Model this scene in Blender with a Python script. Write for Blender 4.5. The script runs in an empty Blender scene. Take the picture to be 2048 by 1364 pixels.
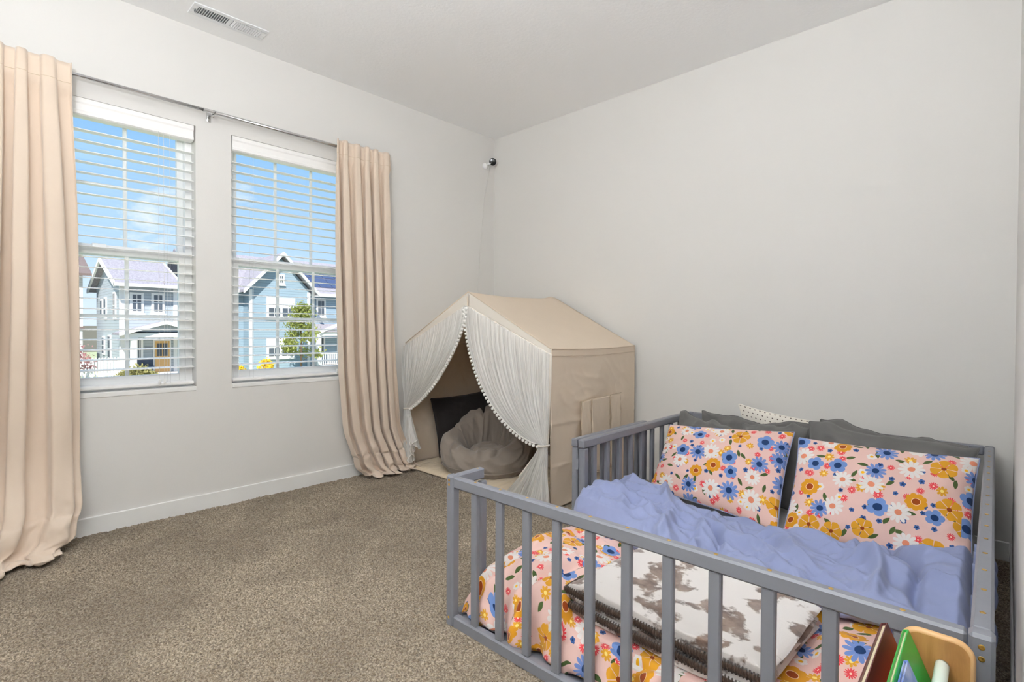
import bpy, bmesh, math, random
import numpy as np
from mathutils import Vector, Matrix

sc = bpy.context.scene
C = sc.collection
PI = math.pi
rng = np.random.default_rng(7)

# ------------------------------------------------------------------ camera
F_PX = 1041.41
cam_d = bpy.data.cameras.new('camera')
cam_d.sensor_width = 36.0
cam_d.lens = F_PX / 2048 * 36.0
cam_d.shift_x = (1024 - 1026.82) / 2048
cam_d.shift_y = (671.16 - 682) / 2048
cam_d.clip_start = 0.004
cam = bpy.data.objects.new('camera', cam_d)
C.objects.link(cam)
yaw, pitch, roll = 0.7595, -0.0143, 0.0053
fw = Vector((-math.sin(yaw) * math.cos(pitch), math.cos(yaw) * math.cos(pitch), math.sin(pitch)))
r0 = fw.cross(Vector((0, 0, 1))).normalized()
u0 = r0.cross(fw)
rr = math.cos(roll) * r0 + math.sin(roll) * u0
uu = -math.sin(roll) * r0 + math.cos(roll) * u0
m = Matrix((rr, uu, -fw)).transposed().to_4x4()
m.translation = Vector((3.3511, -3.2733, 1.056))
cam.matrix_world = m
sc.camera = cam

# ------------------------------------------------------------------ colour management
vs = sc.view_settings
vs.view_transform = 'Standard'
vs.look = 'None'
vs.gamma = 1.0
vs.use_curve_mapping = False
vs.exposure = 0.0
sc.cycles.max_bounces = 8
sc.cycles.diffuse_bounces = 6
sc.cycles.glossy_bounces = 3
sc.cycles.transmission_bounces = 4
sc.cycles.transparent_max_bounces = 24
sc.cycles.caustics_reflective = False
sc.cycles.caustics_refractive = False


# ------------------------------------------------------------------ node helper
def srgb(r, g, b):
    def f(c):
        c /= 255.0
        return c / 12.92 if c <= 0.04045 else ((c + 0.055) / 1.055) ** 2.4
    return (f(r), f(g), f(b), 1.0)


class S:
    """a socket with arithmetic"""
    def __init__(s, T, sock):
        s.T, s.k = T, sock

    def _m(s, op, o=None, p=None):
        return s.T.math(op, s, o, p)

    def __add__(s, o): return s._m('ADD', o)
    def __radd__(s, o): return s._m('ADD', o)
    def __sub__(s, o): return s._m('SUBTRACT', o)
    def __rsub__(s, o): return s.T.math('SUBTRACT', o, s)
    def __mul__(s, o): return s._m('MULTIPLY', o)
    def __rmul__(s, o): return s._m('MULTIPLY', o)
    def __truediv__(s, o): return s._m('DIVIDE', o)
    def __rtruediv__(s, o): return s.T.math('DIVIDE', o, s)
    def __lt__(s, o): return s._m('LESS_THAN', o)
    def __gt__(s, o): return s._m('GREATER_THAN', o)
    def pow(s, o): return s._m('POWER', o)
    def abs(s): return s._m('ABSOLUTE')
    def cos(s): return s._m('COSINE')
    def sin(s): return s._m('SINE')
    def frac(s): return s._m('FRACT')
    def clamp(s):
        r = s._m('ADD', 0.0)
        r.k.node.use_clamp = True
        return r


class T:
    def __init__(s, name):
        s.mat = bpy.data.materials.new(name)
        s.mat.use_nodes = True
        s.nt = s.mat.node_tree
        s.N = s.nt.nodes
        s.L = s.nt.links
        s.bsdf = s.N['Principled BSDF']
        s.out = s.N['Material Output']

    def put(s, v, sock):
        if isinstance(v, S):
            s.L.new(v.k, sock)
        elif v is not None:
            if sock.type == 'RGBA' and len(v) == 3:
                v = (*v, 1)
            sock.default_value = v

    def node(s, t, **kw):
        n = s.N.new(t)
        for k, v in kw.items():
            setattr(n, k, v)
        return n

    def math(s, op, a, b=None, c=None):
        n = s.node('ShaderNodeMath', operation=op)
        for i, v in enumerate((a, b, c)):
            if v is not None:
                s.put(v, n.inputs[i])
        return S(s, n.outputs[0])

    def vmath(s, op, a, b=None, out=0):
        n = s.node('ShaderNodeVectorMath', operation=op)
        s.put(a, n.inputs[0])
        if b is not None:
            if op == 'SCALE':
                s.put(b, n.inputs['Scale'])
            else:
                s.put(b, n.inputs[1])
        return S(s, n.outputs[out])

    def sep(s, v):
        n = s.node('ShaderNodeSeparateXYZ')
        s.put(v, n.inputs[0])
        return [S(s, o) for o in n.outputs]

    def comb(s, x=0.0, y=0.0, z=0.0):
        n = s.node('ShaderNodeCombineXYZ')
        for i, v in enumerate((x, y, z)):
            s.put(v, n.inputs[i])
        return S(s, n.outputs[0])

    def mix(s, f, a, b):
        n = s.node('ShaderNodeMix', data_type='RGBA')
        s.put(f, n.inputs[0])
        s.put(a, n.inputs[6])
        s.put(b, n.inputs[7])
        return S(s, n.outputs[2])

    def uv(s):
        return S(s, s.node('ShaderNodeTexCoord').outputs['UV'])

    def obj(s):
        return S(s, s.node('ShaderNodeTexCoord').outputs['Object'])

    def pos(s):
        return S(s, s.node('ShaderNodeNewGeometry').outputs['Position'])

    def noise(s, vec, scale, detail=3.0, rough=0.5, dist=0.0, color=False):
        n = s.node('ShaderNodeTexNoise')
        s.put(vec, n.inputs['Vector'])
        n.inputs['Scale'].default_value = scale
        n.inputs['Detail'].default_value = detail
        n.inputs['Roughness'].default_value = rough
        n.inputs['Distortion'].default_value = dist
        return S(s, n.outputs[1 if color else 0])

    def ramp(s, f, stops, interp='LINEAR'):
        n = s.node('ShaderNodeValToRGB')
        n.color_ramp.interpolation = interp
        e = n.color_ramp.elements
        while len(e) < len(stops):
            e.new(0.5)
        for el, (p, c) in zip(e, stops):
            el.position = p
            el.color = c if len(c) == 4 else (*c, 1)
        s.put(f, n.inputs[0])
        return S(s, n.outputs[0])

    def bump(s, h, strength=0.3, dist=0.01):
        n = s.node('ShaderNodeBump')
        n.inputs['Strength'].default_value = strength
        n.inputs['Distance'].default_value = dist
        s.put(h, n.inputs['Height'])
        s.L.new(n.outputs[0], s.bsdf.inputs['Normal'])

    def base(s, c, rough=0.6, metal=0.0, spec=None, sheen=None):
        s.put(c, s.bsdf.inputs['Base Color'])
        s.put(rough, s.bsdf.inputs['Roughness'])
        s.bsdf.inputs['Metallic'].default_value = metal
        if spec is not None:
            s.bsdf.inputs['Specular IOR Level'].default_value = spec
        if sheen is not None:
            s.bsdf.inputs['Sheen Weight'].default_value = sheen
        return s


M = {}


def simple(name, col, rough=0.6, metal=0.0, bump=None, var=0.04, spec=None, sheen=None, vscale=6.0):
    t = T(name)
    n = t.noise(t.obj(), vscale, 3)
    c = t.mix(n, tuple(x * (1 - var) for x in col[:3]) + (1,), tuple(min(1, x * (1 + var)) for x in col[:3]) + (1,))
    t.base(c, rough, metal, spec, sheen)
    if bump:
        t.bump(t.noise(t.obj(), bump[0], 4, 0.6), bump[1], bump[2])
    M[name] = t.mat
    return t.mat


# ------------------------------------------------------------------ world: blue sky with soft clouds
w = bpy.data.worlds.new('sky')
sc.world = w
w.use_nodes = True
nt = w.node_tree
for n in list(nt.nodes):
    nt.nodes.remove(n)
tw = T.__new__(T)
tw.nt, tw.N, tw.L = nt, nt.nodes, nt.links
dirv = S(tw, tw.node('ShaderNodeTexCoord').outputs['Generated'])
sx, sy, sz = tw.sep(dirv)
skyc = tw.ramp(sz.clamp(), [(0.0, srgb(224, 237, 249)), (0.12, srgb(188, 218, 246)), (0.32, srgb(138, 190, 240)), (1.0, srgb(92, 155, 226))])
zz = (sz.abs() + 0.12)
cv = tw.comb(sx / zz * 0.5, sy / zz, 0.3)
cl = tw.noise(cv, 1.9, 6, 0.58, 0.3)
cm = ((cl - 0.57) * 7.0).clamp()
skyf = tw.mix(cm * 0.85, skyc, srgb(250, 251, 253))
gnd = (sz < 0.0)
skyf = tw.mix(gnd, skyf, srgb(150, 150, 140))
bg = tw.node('ShaderNodeBackground')
tw.put(skyf, bg.inputs[0])
bg.inputs[1].default_value = 1.2
wo = tw.node('ShaderNodeOutputWorld')
nt.links.new(bg.outputs[0], wo.inputs[0])

# ------------------------------------------------------------------ sun (lights the houses across the street)
sd = bpy.data.lights.new('sun', 'SUN')
sd.energy = 8.0
sd.angle = math.radians(0.6)
sd.color = (1.0, 0.95, 0.87)
sun = bpy.data.objects.new('sun', sd)
C.objects.link(sun)
sun.rotation_euler = Vector((-0.62, 0.42, -0.80)).to_track_quat('-Z', 'Y').to_euler()

# room constants
H = 2.74
W = 3.377
FILL_LAMP_POWER = 460.0
FILL_LAMP_COLOR = (0.94, 0.97, 1.0, 1)


# ------------------------------------------------------------------ mesh helpers
def link(name, me, mat=None, parent=None):
    o = bpy.data.objects.new(name, me)
    C.objects.link(o)
    if mat is not None and me is not None and len(me.materials) == 0:
        me.materials.append(M[mat] if isinstance(mat, str) else mat)
    if parent is not None:
        o.parent = parent
    return o


def tag(o, label=None, cat=None, group=None, kind=None):
    if label: o['label'] = label
    if cat: o['category'] = cat
    if group: o['group'] = group
    if kind: o['kind'] = kind
    return o


def thing(name, label, cat, loc=(0, 0, 0), rz=0.0, group=None):
    o = bpy.data.objects.new(name, None)
    o.empty_display_size = 0.05
    C.objects.link(o)
    o.location = loc
    o.rotation_euler = (0, 0, rz)
    return tag(o, label, cat, group)


class MB:
    def __init__(s):
        s.v, s.f = [], []

    def add(s, vs_, fs):
        b = len(s.v)
        s.v.extend([tuple(x) for x in vs_])
        s.f.extend([tuple(i + b for i in f) for f in fs])
        return s

    def box(s, x0, x1, y0, y1, z0, z1):
        vs_ = [(x, y, z) for x in (x0, x1) for y in (y0, y1) for z in (z0, z1)]
        return s.add(vs_, [(0, 1, 3, 2), (4, 6, 7, 5), (0, 4, 5, 1), (2, 3, 7, 6), (0, 2, 6, 4), (1, 5, 7, 3)])

    def cbox(s, x0, x1, y0, y1, z0, z1, c=0.004, M4=None):
        """chamfered box"""
        X, Y, Z = (x0, x1), (y0, y1), (z0, z1)
        vid, vs_ = {}, []
        for i in (0, 1):
            for j in (0, 1):
                for k in (0, 1):
                    sgn = (1 if i == 0 else -1, 1 if j == 0 else -1, 1 if k == 0 else -1)
                    p = (X[i], Y[j], Z[k])
                    for a in range(3):
                        q = [p[b] + (sgn[b] * c if b != a else 0) for b in range(3)]
                        vid[(i, j, k, a)] = len(vs_)
                        vs_.append(q)
        fs = []
        for a in range(3):
            b, d = [x for x in range(3) if x != a]
            for e in (0, 1):
                idx = []
                for (p, q) in ((0, 0), (1, 0), (1, 1), (0, 1)):
                    t3 = [0, 0, 0]; t3[a] = e; t3[b] = p; t3[d] = q
                    idx.append(vid[(*t3, a)])
                fs.append(idx)
        for a in range(3):                      # edges along axis a
            b, d = [x for x in range(3) if x != a]
            for p in (0, 1):
                for q in (0, 1):
                    t0 = [0, 0, 0]; t0[b] = p; t0[d] = q
                    t1 = list(t0); t1[a] = 1
                    fs.append([vid[(*t0, b)], vid[(*t1, b)], vid[(*t1, d)], vid[(*t0, d)]])
        for i in (0, 1):
            for j in (0, 1):
                for k in (0, 1):
                    fs.append([vid[(i, j, k, a)] for a in range(3)])
        if M4 is not None:
            vs_ = [tuple(M4 @ Vector(v)) for v in vs_]
        return s.add(vs_, fs)

    def tube(s, pts, r, n=8, cap=True, closed=False):
        pts = [Vector(p) for p in pts]
        k = len(pts)
        rs = r if hasattr(r, '__len__') else [r] * k
        base = len(s.v)
        up = None
        for i, p in enumerate(pts):
            if closed:
                t = (pts[(i + 1) % k] - pts[i - 1]).normalized()
            else:
                t = (pts[min(i + 1, k - 1)] - pts[max(i - 1, 0)]).normalized()
            if up is None:
                up = Vector((0, 0, 1)) if abs(t.z) < 0.9 else Vector((1, 0, 0))
            a = (up - t * up.dot(t)).normalized()
            b = t.cross(a)
            up = a
            for j in range(n):
                an = 2 * PI * j / n
                s.v.append(tuple(p + (a * math.cos(an) + b * math.sin(an)) * rs[i]))
        for i in range(k if closed else k - 1):
            for j in range(n):
                i2 = (i + 1) % k
                s.f.append((base + i * n + j, base + i * n + (j + 1) % n, base + i2 * n + (j + 1) % n, base + i2 * n + j))
        if cap and not closed:
            s.f.append(tuple(base + j for j in reversed(range(n))))
            s.f.append(tuple(base + (k - 1) * n + j for j in range(n)))
        return s

    def lathe(s, prof, n=24, M4=None):
        """prof: (r,z) list, axis z"""
        base = len(s.v)
        vs_ = []
        for (r, z) in prof:
            for j in range(n):
                an = 2 * PI * j / n
                vs_.append((r * math.cos(an), r * math.sin(an), z))
        if M4 is not None:
            vs_ = [tuple(M4 @ Vector(v)) for v in vs_]
        s.v.extend(vs_)
        for i in range(len(prof) - 1):
            for j in range(n):
                s.f.append((base + i * n + j, base + i * n + (j + 1) % n, base + (i + 1) * n + (j + 1) % n, base + (i + 1) * n + j))
        s.f.append(tuple(base + j for j in reversed(range(n))))
        s.f.append(tuple(base + (len(prof) - 1) * n + j for j in range(n)))
        return s

    def prism(s, poly, a, b, axis='y'):
        """extrude 2D polygon; axis y: poly in (x,z); axis x: poly in (y,z); axis z: (x,y)"""
        n = len(poly)
        def mk(p, t):
            return {'y': (p[0], t, p[1]), 'x': (t, p[0], p[1]), 'z': (p[0], p[1], t)}[axis]
        vs_ = [mk(p, a) for p in poly] + [mk(p, b) for p in poly]
        fs = [tuple(range(n)), tuple(reversed(range(n, 2 * n)))]
        for i in range(n):
            fs.append((i, i + n, (i + 1) % n + n, (i + 1) % n))
        return s.add(vs_, fs)

    def mesh(s, name, smooth=False, fix=True):
        me = bpy.data.meshes.new(name)
        me.from_pydata(s.v, [], s.f)
        if fix:
            bm = bmesh.new()
            bm.from_mesh(me)
            bmesh.ops.recalc_face_normals(bm, faces=bm.faces)
            bm.to_mesh(me)
            bm.free()
        if smooth:
            me.polygons.foreach_set('use_smooth', [True] * len(me.polygons))
        me.update()
        return me

    def build(s, name, mat, parent=None, smooth=False):
        return link(name, s.mesh(name, smooth), mat, parent)


def grid_mesh(name, P, uv=None, closed_u=False, smooth=True, thick=0.0):
    """P: (nu,nv,3) array -> quad mesh, with UV map in metres"""
    nu, nv = P.shape[:2]
    idx = np.arange(nu * nv).reshape(nu, nv)
    if closed_u:
        a, b = idx, np.roll(idx, -1, 0)
        q = np.stack([a[:, :-1], b[:, :-1], b[:, 1:], a[:, 1:]], -1).reshape(-1, 4)
    else:
        q = np.stack([idx[:-1, :-1], idx[1:, :-1], idx[1:, 1:], idx[:-1, 1:]], -1).reshape(-1, 4)
    me = bpy.data.meshes.new(name)
    me.vertices.add(nu * nv)
    me.vertices.foreach_set('co', P.reshape(-1).astype(np.float32))
    nf = len(q)
    me.loops.add(nf * 4)
    me.loops.foreach_set('vertex_index', q.reshape(-1).astype(np.int32))
    me.polygons.add(nf)
    me.polygons.foreach_set('loop_start', np.arange(0, nf * 4, 4, dtype=np.int32))
    me.polygons.foreach_set('use_smooth', np.full(nf, smooth))
    if uv is not None:
        l = me.uv_layers.new(name='UVMap')
        l.data.foreach_set('uv', uv.reshape(-1, 2)[q.reshape(-1)].reshape(-1).astype(np.float32))
    me.update(calc_edges=True)
    me.validate()
    return me


# numpy gradient noise ------------------------------------------------
_perm = np.random.default_rng(3).permutation(512)
_grad = np.random.default_rng(4).normal(size=(512, 2))
_grad /= np.linalg.norm(_grad, axis=1, keepdims=True)


def perlin(x, y, seed=0):
    x = np.asarray(x, float) + seed * 17.31
    y = np.asarray(y, float) + seed * 9.77
    xi, yi = np.floor(x).astype(int), np.floor(y).astype(int)
    xf, yf = x - xi, y - yi
    u = xf ** 3 * (xf * (xf * 6 - 15) + 10)
    v = yf ** 3 * (yf * (yf * 6 - 15) + 10)

    def g(ix, iy, fx, fy):
        h = _perm[(_perm[ix % 512] + iy) % 512]
        gr = _grad[h]
        return gr[..., 0] * fx + gr[..., 1] * fy
    a = g(xi, yi, xf, yf); b = g(xi + 1, yi, xf - 1, yf)
    c = g(xi, yi + 1, xf, yf - 1); d = g(xi + 1, yi + 1, xf - 1, yf - 1)
    return (a * (1 - u) + b * u) * (1 - v) + (c * (1 - u) + d * u) * v


def fbm(x, y, seed=0, oct=4, gain=0.5):
    r, amp = 0, 1.0
    for o in range(oct):
        r = r + amp * perlin(x * 2 ** o, y * 2 ** o, seed + o)
        amp *= gain
    return r


def ridge(x, y, seed=0, oct=3, sharp=2.0, warp=0.5):
    """fabric-crease noise, 0..1, thin raised ridges"""
    wx = perlin(x * 0.7, y * 0.7, seed + 50) * warp
    wy = perlin(x * 0.7, y * 0.7, seed + 60) * warp
    r, amp, tot = 0, 1.0, 0
    for o in range(oct):
        n = 1 - np.abs(perlin((x + wx) * 1.9 ** o, (y + wy) * 1.9 ** o, seed + o * 3)) * 2
        r = r + amp * np.clip(n, 0, 1) ** sharp
        tot += amp
        amp *= 0.5
    return r / tot


def smooth01(x):
    x = np.clip(x, 0, 1)
    return x * x * (3 - 2 * x)


def lerp(a, b, t):
    return a + (b - a) * t


# ------------------------------------------------------------------ materials
t = T('wall_paint')
n = t.noise(t.pos(), 1.2, 2)
t.base(t.mix(n, srgb(222, 220, 216), srgb(226, 224, 221)), 0.75, spec=0.25)
t.bump(t.noise(t.pos(), 160, 3), 0.06, 0.004)
M['wall_paint'] = t.mat
t = T('ceiling_paint')
t.base(srgb(250, 250, 250), 0.85, spec=0.2)
t.bump(t.noise(t.pos(), 55, 4, 0.6), 0.22, 0.006)
M['ceiling_paint'] = t.mat
simple('trim_white', srgb(238, 238, 236), 0.4, var=0.01)
simple('vinyl_white', srgb(249, 249, 249), 0.35, var=0.01)
simple('blind_white', srgb(250, 249, 247), 0.4, var=0.01)
simple('blind_tape', srgb(225, 225, 225), 0.7)
simple('vent_white', srgb(236, 237, 238), 0.4, var=0.01)
simple('vent_dark', srgb(128, 132, 134), 0.7)
simple('chrome', srgb(205, 205, 205), 0.16, 1.0, var=0.02)
simple('brass', srgb(214, 172, 92), 0.28, 1.0, var=0.05)
simple('plastic_white', srgb(240, 240, 240), 0.35)
simple('lens_black', srgb(14, 14, 16), 0.2)
simple('cable_white', srgb(228, 226, 222), 0.5)
t = T('carpet')
p_ = t.pos()
n1 = t.noise(p_, 150, 3, 0.75)
n2 = t.noise(p_, 2.6, 4, 0.62, 0.6)
n3 = t.noise(p_, 48, 3, 0.6)
c = t.ramp(n1, [(0.35, srgb(84, 70, 54)), (0.5, srgb(166, 149, 124)), (0.63, srgb(228, 213, 188))])
c = t.mix(((n2 - 0.38) * 3.2).clamp(), t.mix(0.48, c, srgb(102, 87, 68)), c)
c = t.mix(((n3 - 0.45) * 2.0).clamp() * 0.45, c, srgb(140, 122, 100))
t.base(c, 0.95, spec=0.1, sheen=0.2)
t.bump(n1 + n3 * 0.6, 0.9, 0.012)
M['carpet'] = t.mat


def weave(name, col, rough=0.85, scale=900, strength=0.12, sheen=0.2, var=0.05, transl=None):
    t = T(name)
    o = t.obj()
    n = t.noise(o, 5, 4)
    c = t.mix(n, tuple(x * (1 - var) for x in col[:3]) + (1,), tuple(min(1, x * (1 + var)) for x in col[:3]) + (1,))
    t.base(c, rough, spec=0.15, sheen=sheen)
    t.bump(t.noise(o, scale, 2, 0.7), strength, 0.002)
    if transl:
        tr = t.node('ShaderNodeBsdfTranslucent')
        t.put(c, tr.inputs[0])
        mx = t.node('ShaderNodeMixShader')
        mx.inputs[0].default_value = transl
        t.L.new(t.bsdf.outputs[0], mx.inputs[1])
        t.L.new(tr.outputs[0], mx.inputs[2])
        t.L.new(mx.outputs[0], t.out.inputs[0])
    M[name] = t.mat
    return t.mat


weave('curtain_velvet', srgb(222, 204, 186), 0.8, 500, 0.1, 0.5, 0.03)
weave('canvas', srgb(240, 224, 204), 0.9, 700, 0.15, 0.1, 0.03, transl=0.22)
weave('canvas_seam', srgb(206, 186, 160), 0.9, 700, 0.15, 0.1)
weave('canvas_white', srgb(247, 240, 230), 0.9, 700, 0.12, 0.1, 0.02, transl=0.2)
weave('pompom', srgb(244, 242, 238), 0.95, 300, 0.5, 0.4)
weave('blue_cotton', srgb(142, 151, 186), 0.85, 600, 0.12, 0.15, 0.04)
weave('grey_linen', srgb(104, 103, 101), 0.9, 450, 0.35, 0.2, 0.12)
weave('bag_velour', srgb(142, 132, 123), 0.9, 260, 0.3, 0.25, 0.08)
weave('black_velour', srgb(42, 38, 38), 0.85, 260, 0.2, 0.35, 0.15)
weave('mattress_white', srgb(232, 230, 226), 0.9, 500, 0.1)
weave('quilt_cream', srgb(222, 206, 180), 0.9, 500, 0.2)
weave('whipstitch_brown', srgb(70, 54, 44), 0.9, 300, 0.3, 0.2)

# thin sheer cloth
t = T('sheer_tulle')
tr = t.node('ShaderNodeBsdfTransparent')
df = t.node('ShaderNodeBsdfDiffuse')
df.inputs[0].default_value = srgb(253, 252, 250)
tl = t.node('ShaderNodeBsdfTranslucent')
tl.inputs[0].default_value = srgb(253, 252, 250)
m1 = t.node('ShaderNodeMixShader')
m1.inputs[0].default_value = 0.4
t.L.new(df.outputs[0], m1.inputs[1]); t.L.new(tl.outputs[0], m1.inputs[2])
m2 = t.node('ShaderNodeMixShader')
u_, v_, _ = t.sep(t.uv())
st = t.noise(t.comb(u_ * 70.0, v_ * 1.2, 0.0), 1.0, 3, 0.6)
t.put((st * 1.3 + 0.0).clamp(), m2.inputs[0])
t.L.new(tr.outputs[0], m2.inputs[1]); t.L.new(m1.outputs[0], m2.inputs[2])
t.L.new(m2.outputs[0], t.out.inputs[0])
M['sheer_tulle'] = t.mat

# grey painted wood of the bed
t = T('grey_paint')
o = t.obj()
n = t.noise(o, 30, 3)
t.base(t.mix(n, srgb(120, 122, 130), srgb(127, 129, 137)), 0.38, spec=0.45)
t.bump(t.noise(t.vmath('MULTIPLY', o, (40.0, 40.0, 6.0)), 3, 3), 0.05, 0.002)
M['grey_paint'] = t.mat

# bamboo-coloured board
t = T('oak_board')
x_, y_, z_ = t.sep(t.obj())
g = t.noise(t.comb(x_ * 26.0, y_ * 26.0, z_ * 3.0), 1.0, 5, 0.6, 0.6)
t.base(t.ramp(g, [(0.3, srgb(146, 100, 52)), (0.5, srgb(178, 130, 74)), (0.7, srgb(192, 146, 88))]), 0.42)
M['oak_board'] = t.mat
simple('board_edge', srgb(212, 168, 116), 0.45)
simple('dowel_white', srgb(222, 232, 222), 0.3)
simple('book_maroon', srgb(78, 30, 34), 0.35, var=0.25, vscale=14)
simple('book_green', srgb(40, 160, 62), 0.3, var=0.15, vscale=14)
t = T('book_purple')
n = t.noise(t.obj(), 16, 4)
t.base(t.ramp(n, [(0.35, srgb(104, 76, 176)), (0.55, srgb(96, 130, 200)), (0.7, srgb(190, 200, 232))]), 0.3)
M['book_purple'] = t.mat
t = T('book_sunset')
z_ = t.sep(t.obj())[2]
t.base(t.ramp(((z_ + 0.17) * 5.0).clamp(), [(0.0, srgb(70, 60, 140)), (0.35, srgb(150, 74, 130)), (0.6, srgb(206, 84, 52)), (0.8, srgb(92, 34, 36)), (1.0, srgb(70, 28, 31))]), 0.35)
M['book_sunset'] = t.mat
simple('book_pages', srgb(212, 200, 170), 0.9)


# floral cotton: scattered flower motifs, drawn from polar shapes in cloth (UV, metres) space
def flowers(name):
    t = T(name)
    uv = t.uv()

    def layer(cell, rnd, off):
        v = t.vmath('ADD', t.vmath('SCALE', uv, 1.0 / cell), off)
        vo = t.node('ShaderNodeTexVoronoi', voronoi_dimensions='2D', feature='F1')
        t.put(v, vo.inputs['Vector'])
        vo.inputs['Scale'].default_value = 1.0
        vo.inputs['Randomness'].default_value = rnd
        pos = S(t, vo.outputs['Position'])
        d = t.vmath('SUBTRACT', v, pos)
        dx, dy, _ = t.sep(d)
        r = t.math('SQRT', dx * dx + dy * dy)
        a = t.math('ARCTAN2', dy, dx)
        wn = t.node('ShaderNodeTexWhiteNoise', noise_dimensions='2D')
        t.put(pos, wn.inputs['Vector'])
        h = S(t, wn.outputs['Value'])
        h2 = t.sep(S(t, wn.outputs['Color']))
        return dx, dy, r, a + h2[0] * 6.283, h, h2[1]

    def petals(a, n, base, e):
        return (a * (n / 2.0)).cos().abs().pow(e) * (1.0 - base) + base

    def sel(h, lo, hi):
        return (h > lo) * (h < hi)

    pink = t.mix(t.noise(t.obj(), 4, 2), srgb(226, 189, 180), srgb(232, 196, 187))
    col = pink
    # small motifs first
    dx, dy, r, a, h, h2 = layer(0.047, 0.75, (3.3, 7.1, 0.0))
    k = 0.8 + h2 * 0.25
    rs = r / k
    m = sel(h, 0.0, 0.26) * (rs < petals(a, 13.0, 0.35, 0.7) * 0.36)
    col = t.mix(m, col, srgb(224, 70, 78)); col = t.mix(m * (rs < 0.07), col, srgb(250, 214, 190))
    m = sel(h, 0.26, 0.46) * (rs < petals(a, 5.0, 0.6, 0.5) * 0.24)
    col = t.mix(m, col, srgb(58, 92, 148)); col = t.mix(m * (rs < 0.08), col, srgb(24, 48, 92))
    m = sel(h, 0.46, 0.62) * (rs < petals(a, 8.0, 0.35, 0.5) * 0.44)
    col = t.mix(m, col, srgb(217, 158, 46)); col = t.mix(m * (rs < 0.13), col, srgb(247, 222, 130))
    m = sel(h, 0.62, 0.74) * (rs < petals(a, 6.0, 0.7, 0.5) * 0.4)
    col = t.mix(m, col, srgb(232, 226, 222)); col = t.mix(m * (rs < 0.14), col, srgb(240, 180, 30))
    # leaf: pointed ellipse
    ca, sa = (h2 * 40.0).cos(), (h2 * 40.0).sin()
    lx, ly = dx * ca + dy * sa, dy * ca - dx * sa
    m = sel(h, 0.74, 1.0) * (ly.abs() < (0.16 - lx * lx * 0.85))
    col = t.mix(m, col, srgb(74, 92, 50))
    # large motifs
    dx, dy, r, a, h, h2 = layer(0.104, 0.66, (0.0, 0.0, 0.0))
    k = 0.74 + h2 * 0.24
    r = r / k
    m = sel(h, -1.0, 0.28) * (r < petals(a, 12.0, 0.45, 0.5) * 0.47)
    col = t.mix(m, col, srgb(232, 227, 223)); col = t.mix(m * ((a * 6.0).cos().abs() < 0.16), col, srgb(236, 214, 206)); col = t.mix(m * (r < 0.13), col, srgb(217, 136, 106))
    m = sel(h, 0.28, 0.51) * (r < petals(a, 9.0, 0.84, 0.7) * 0.40)
    col = t.mix(m, col, srgb(212, 148, 38)); col = t.mix(m * (r < 0.165), col, srgb(246, 214, 180)); col = t.mix(m * (r < 0.145), col, srgb(150, 66, 22))
    m = sel(h, 0.51, 0.69) * (r < petals(a, 6.0, 0.86, 0.7) * 0.46) * ((a * 3.0).cos().abs() > (0.045 / (r + 0.02)))
    col = t.mix(m, col, srgb(214, 154, 44)); col = t.mix(sel(h, 0.51, 0.69) * (r < 0.085), col, srgb(140, 62, 24))
    m = sel(h, 0.69, 0.83) * (r < petals(a, 5.0, 0.66, 0.5) * 0.40)
    col = t.mix(m, col, srgb(112, 142, 198)); col = t.mix(m * (r < 0.16), col, srgb(28, 54, 98))
    m = sel(h, 0.83, 2.0) * (r < petals(a, 11.0, 0.36, 0.5) * 0.46)
    col = t.mix(m, col, srgb(112, 138, 196)); col = t.mix(m * (r < 0.15), col, srgb(30, 56, 100))
    t.base(col, 0.85, spec=0.15, sheen=0.1)
    t.bump(t.noise(t.obj(), 600, 2), 0.1, 0.002)
    M[name] = t.mat


flowers('floral_cotton')

# cow-print fleece
t = T('cow_fleece')
uv = t.uv()
n = t.noise(uv, 7.5, 5, 0.55, 0.35)
n2 = t.noise(uv, 26, 3, 0.6)
m_ = ((n * 0.8 + n2 * 0.2 - 0.505) * 26.0).clamp()
br = t.ramp(t.noise(uv, 20, 4, 0.6), [(0.35, srgb(84, 62, 52)), (0.65, srgb(150, 126, 110))])
t.base(t.mix(m_, srgb(236, 230, 226), br), 0.95, spec=0.05, sheen=0.6)
t.bump(t.noise(uv, 420, 4, 0.7), 0.5, 0.004)
M['cow_fleece'] = t.mat

# polka dots
t = T('dotted_cotton')
v = t.vmath('SCALE', t.uv(), 1 / 0.024)
x_, y_, _ = t.sep(v)
row = t.math('FLOOR', y_)
fx = (x_ + row * 0.5).frac() - 0.5
fy = y_.frac() - 0.5
r = t.math('SQRT', fx * fx + fy * fy)
t.base(t.mix(r < 0.15, srgb(240, 234, 224), srgb(90, 78, 70)), 0.9)
M['dotted_cotton'] = t.mat
# black and white woven pattern
t = T('patterned_weave')
v = t.vmath('SCALE', t.uv(), 1 / 0.04)
x_, y_, _ = t.sep(v)
zg = (x_.frac() - 0.5).abs() + (y_.frac() - 0.5).abs()
bd = (t.math('FLOOR', y_ / 3.0) * 0.5).frac()
t.base(t.mix((((zg * 4.0).frac() > 0.45) * (bd < 0.25)), srgb(214, 202, 182), srgb(34, 31, 30)), 0.9)
M['patterned_weave'] = t.mat
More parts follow.
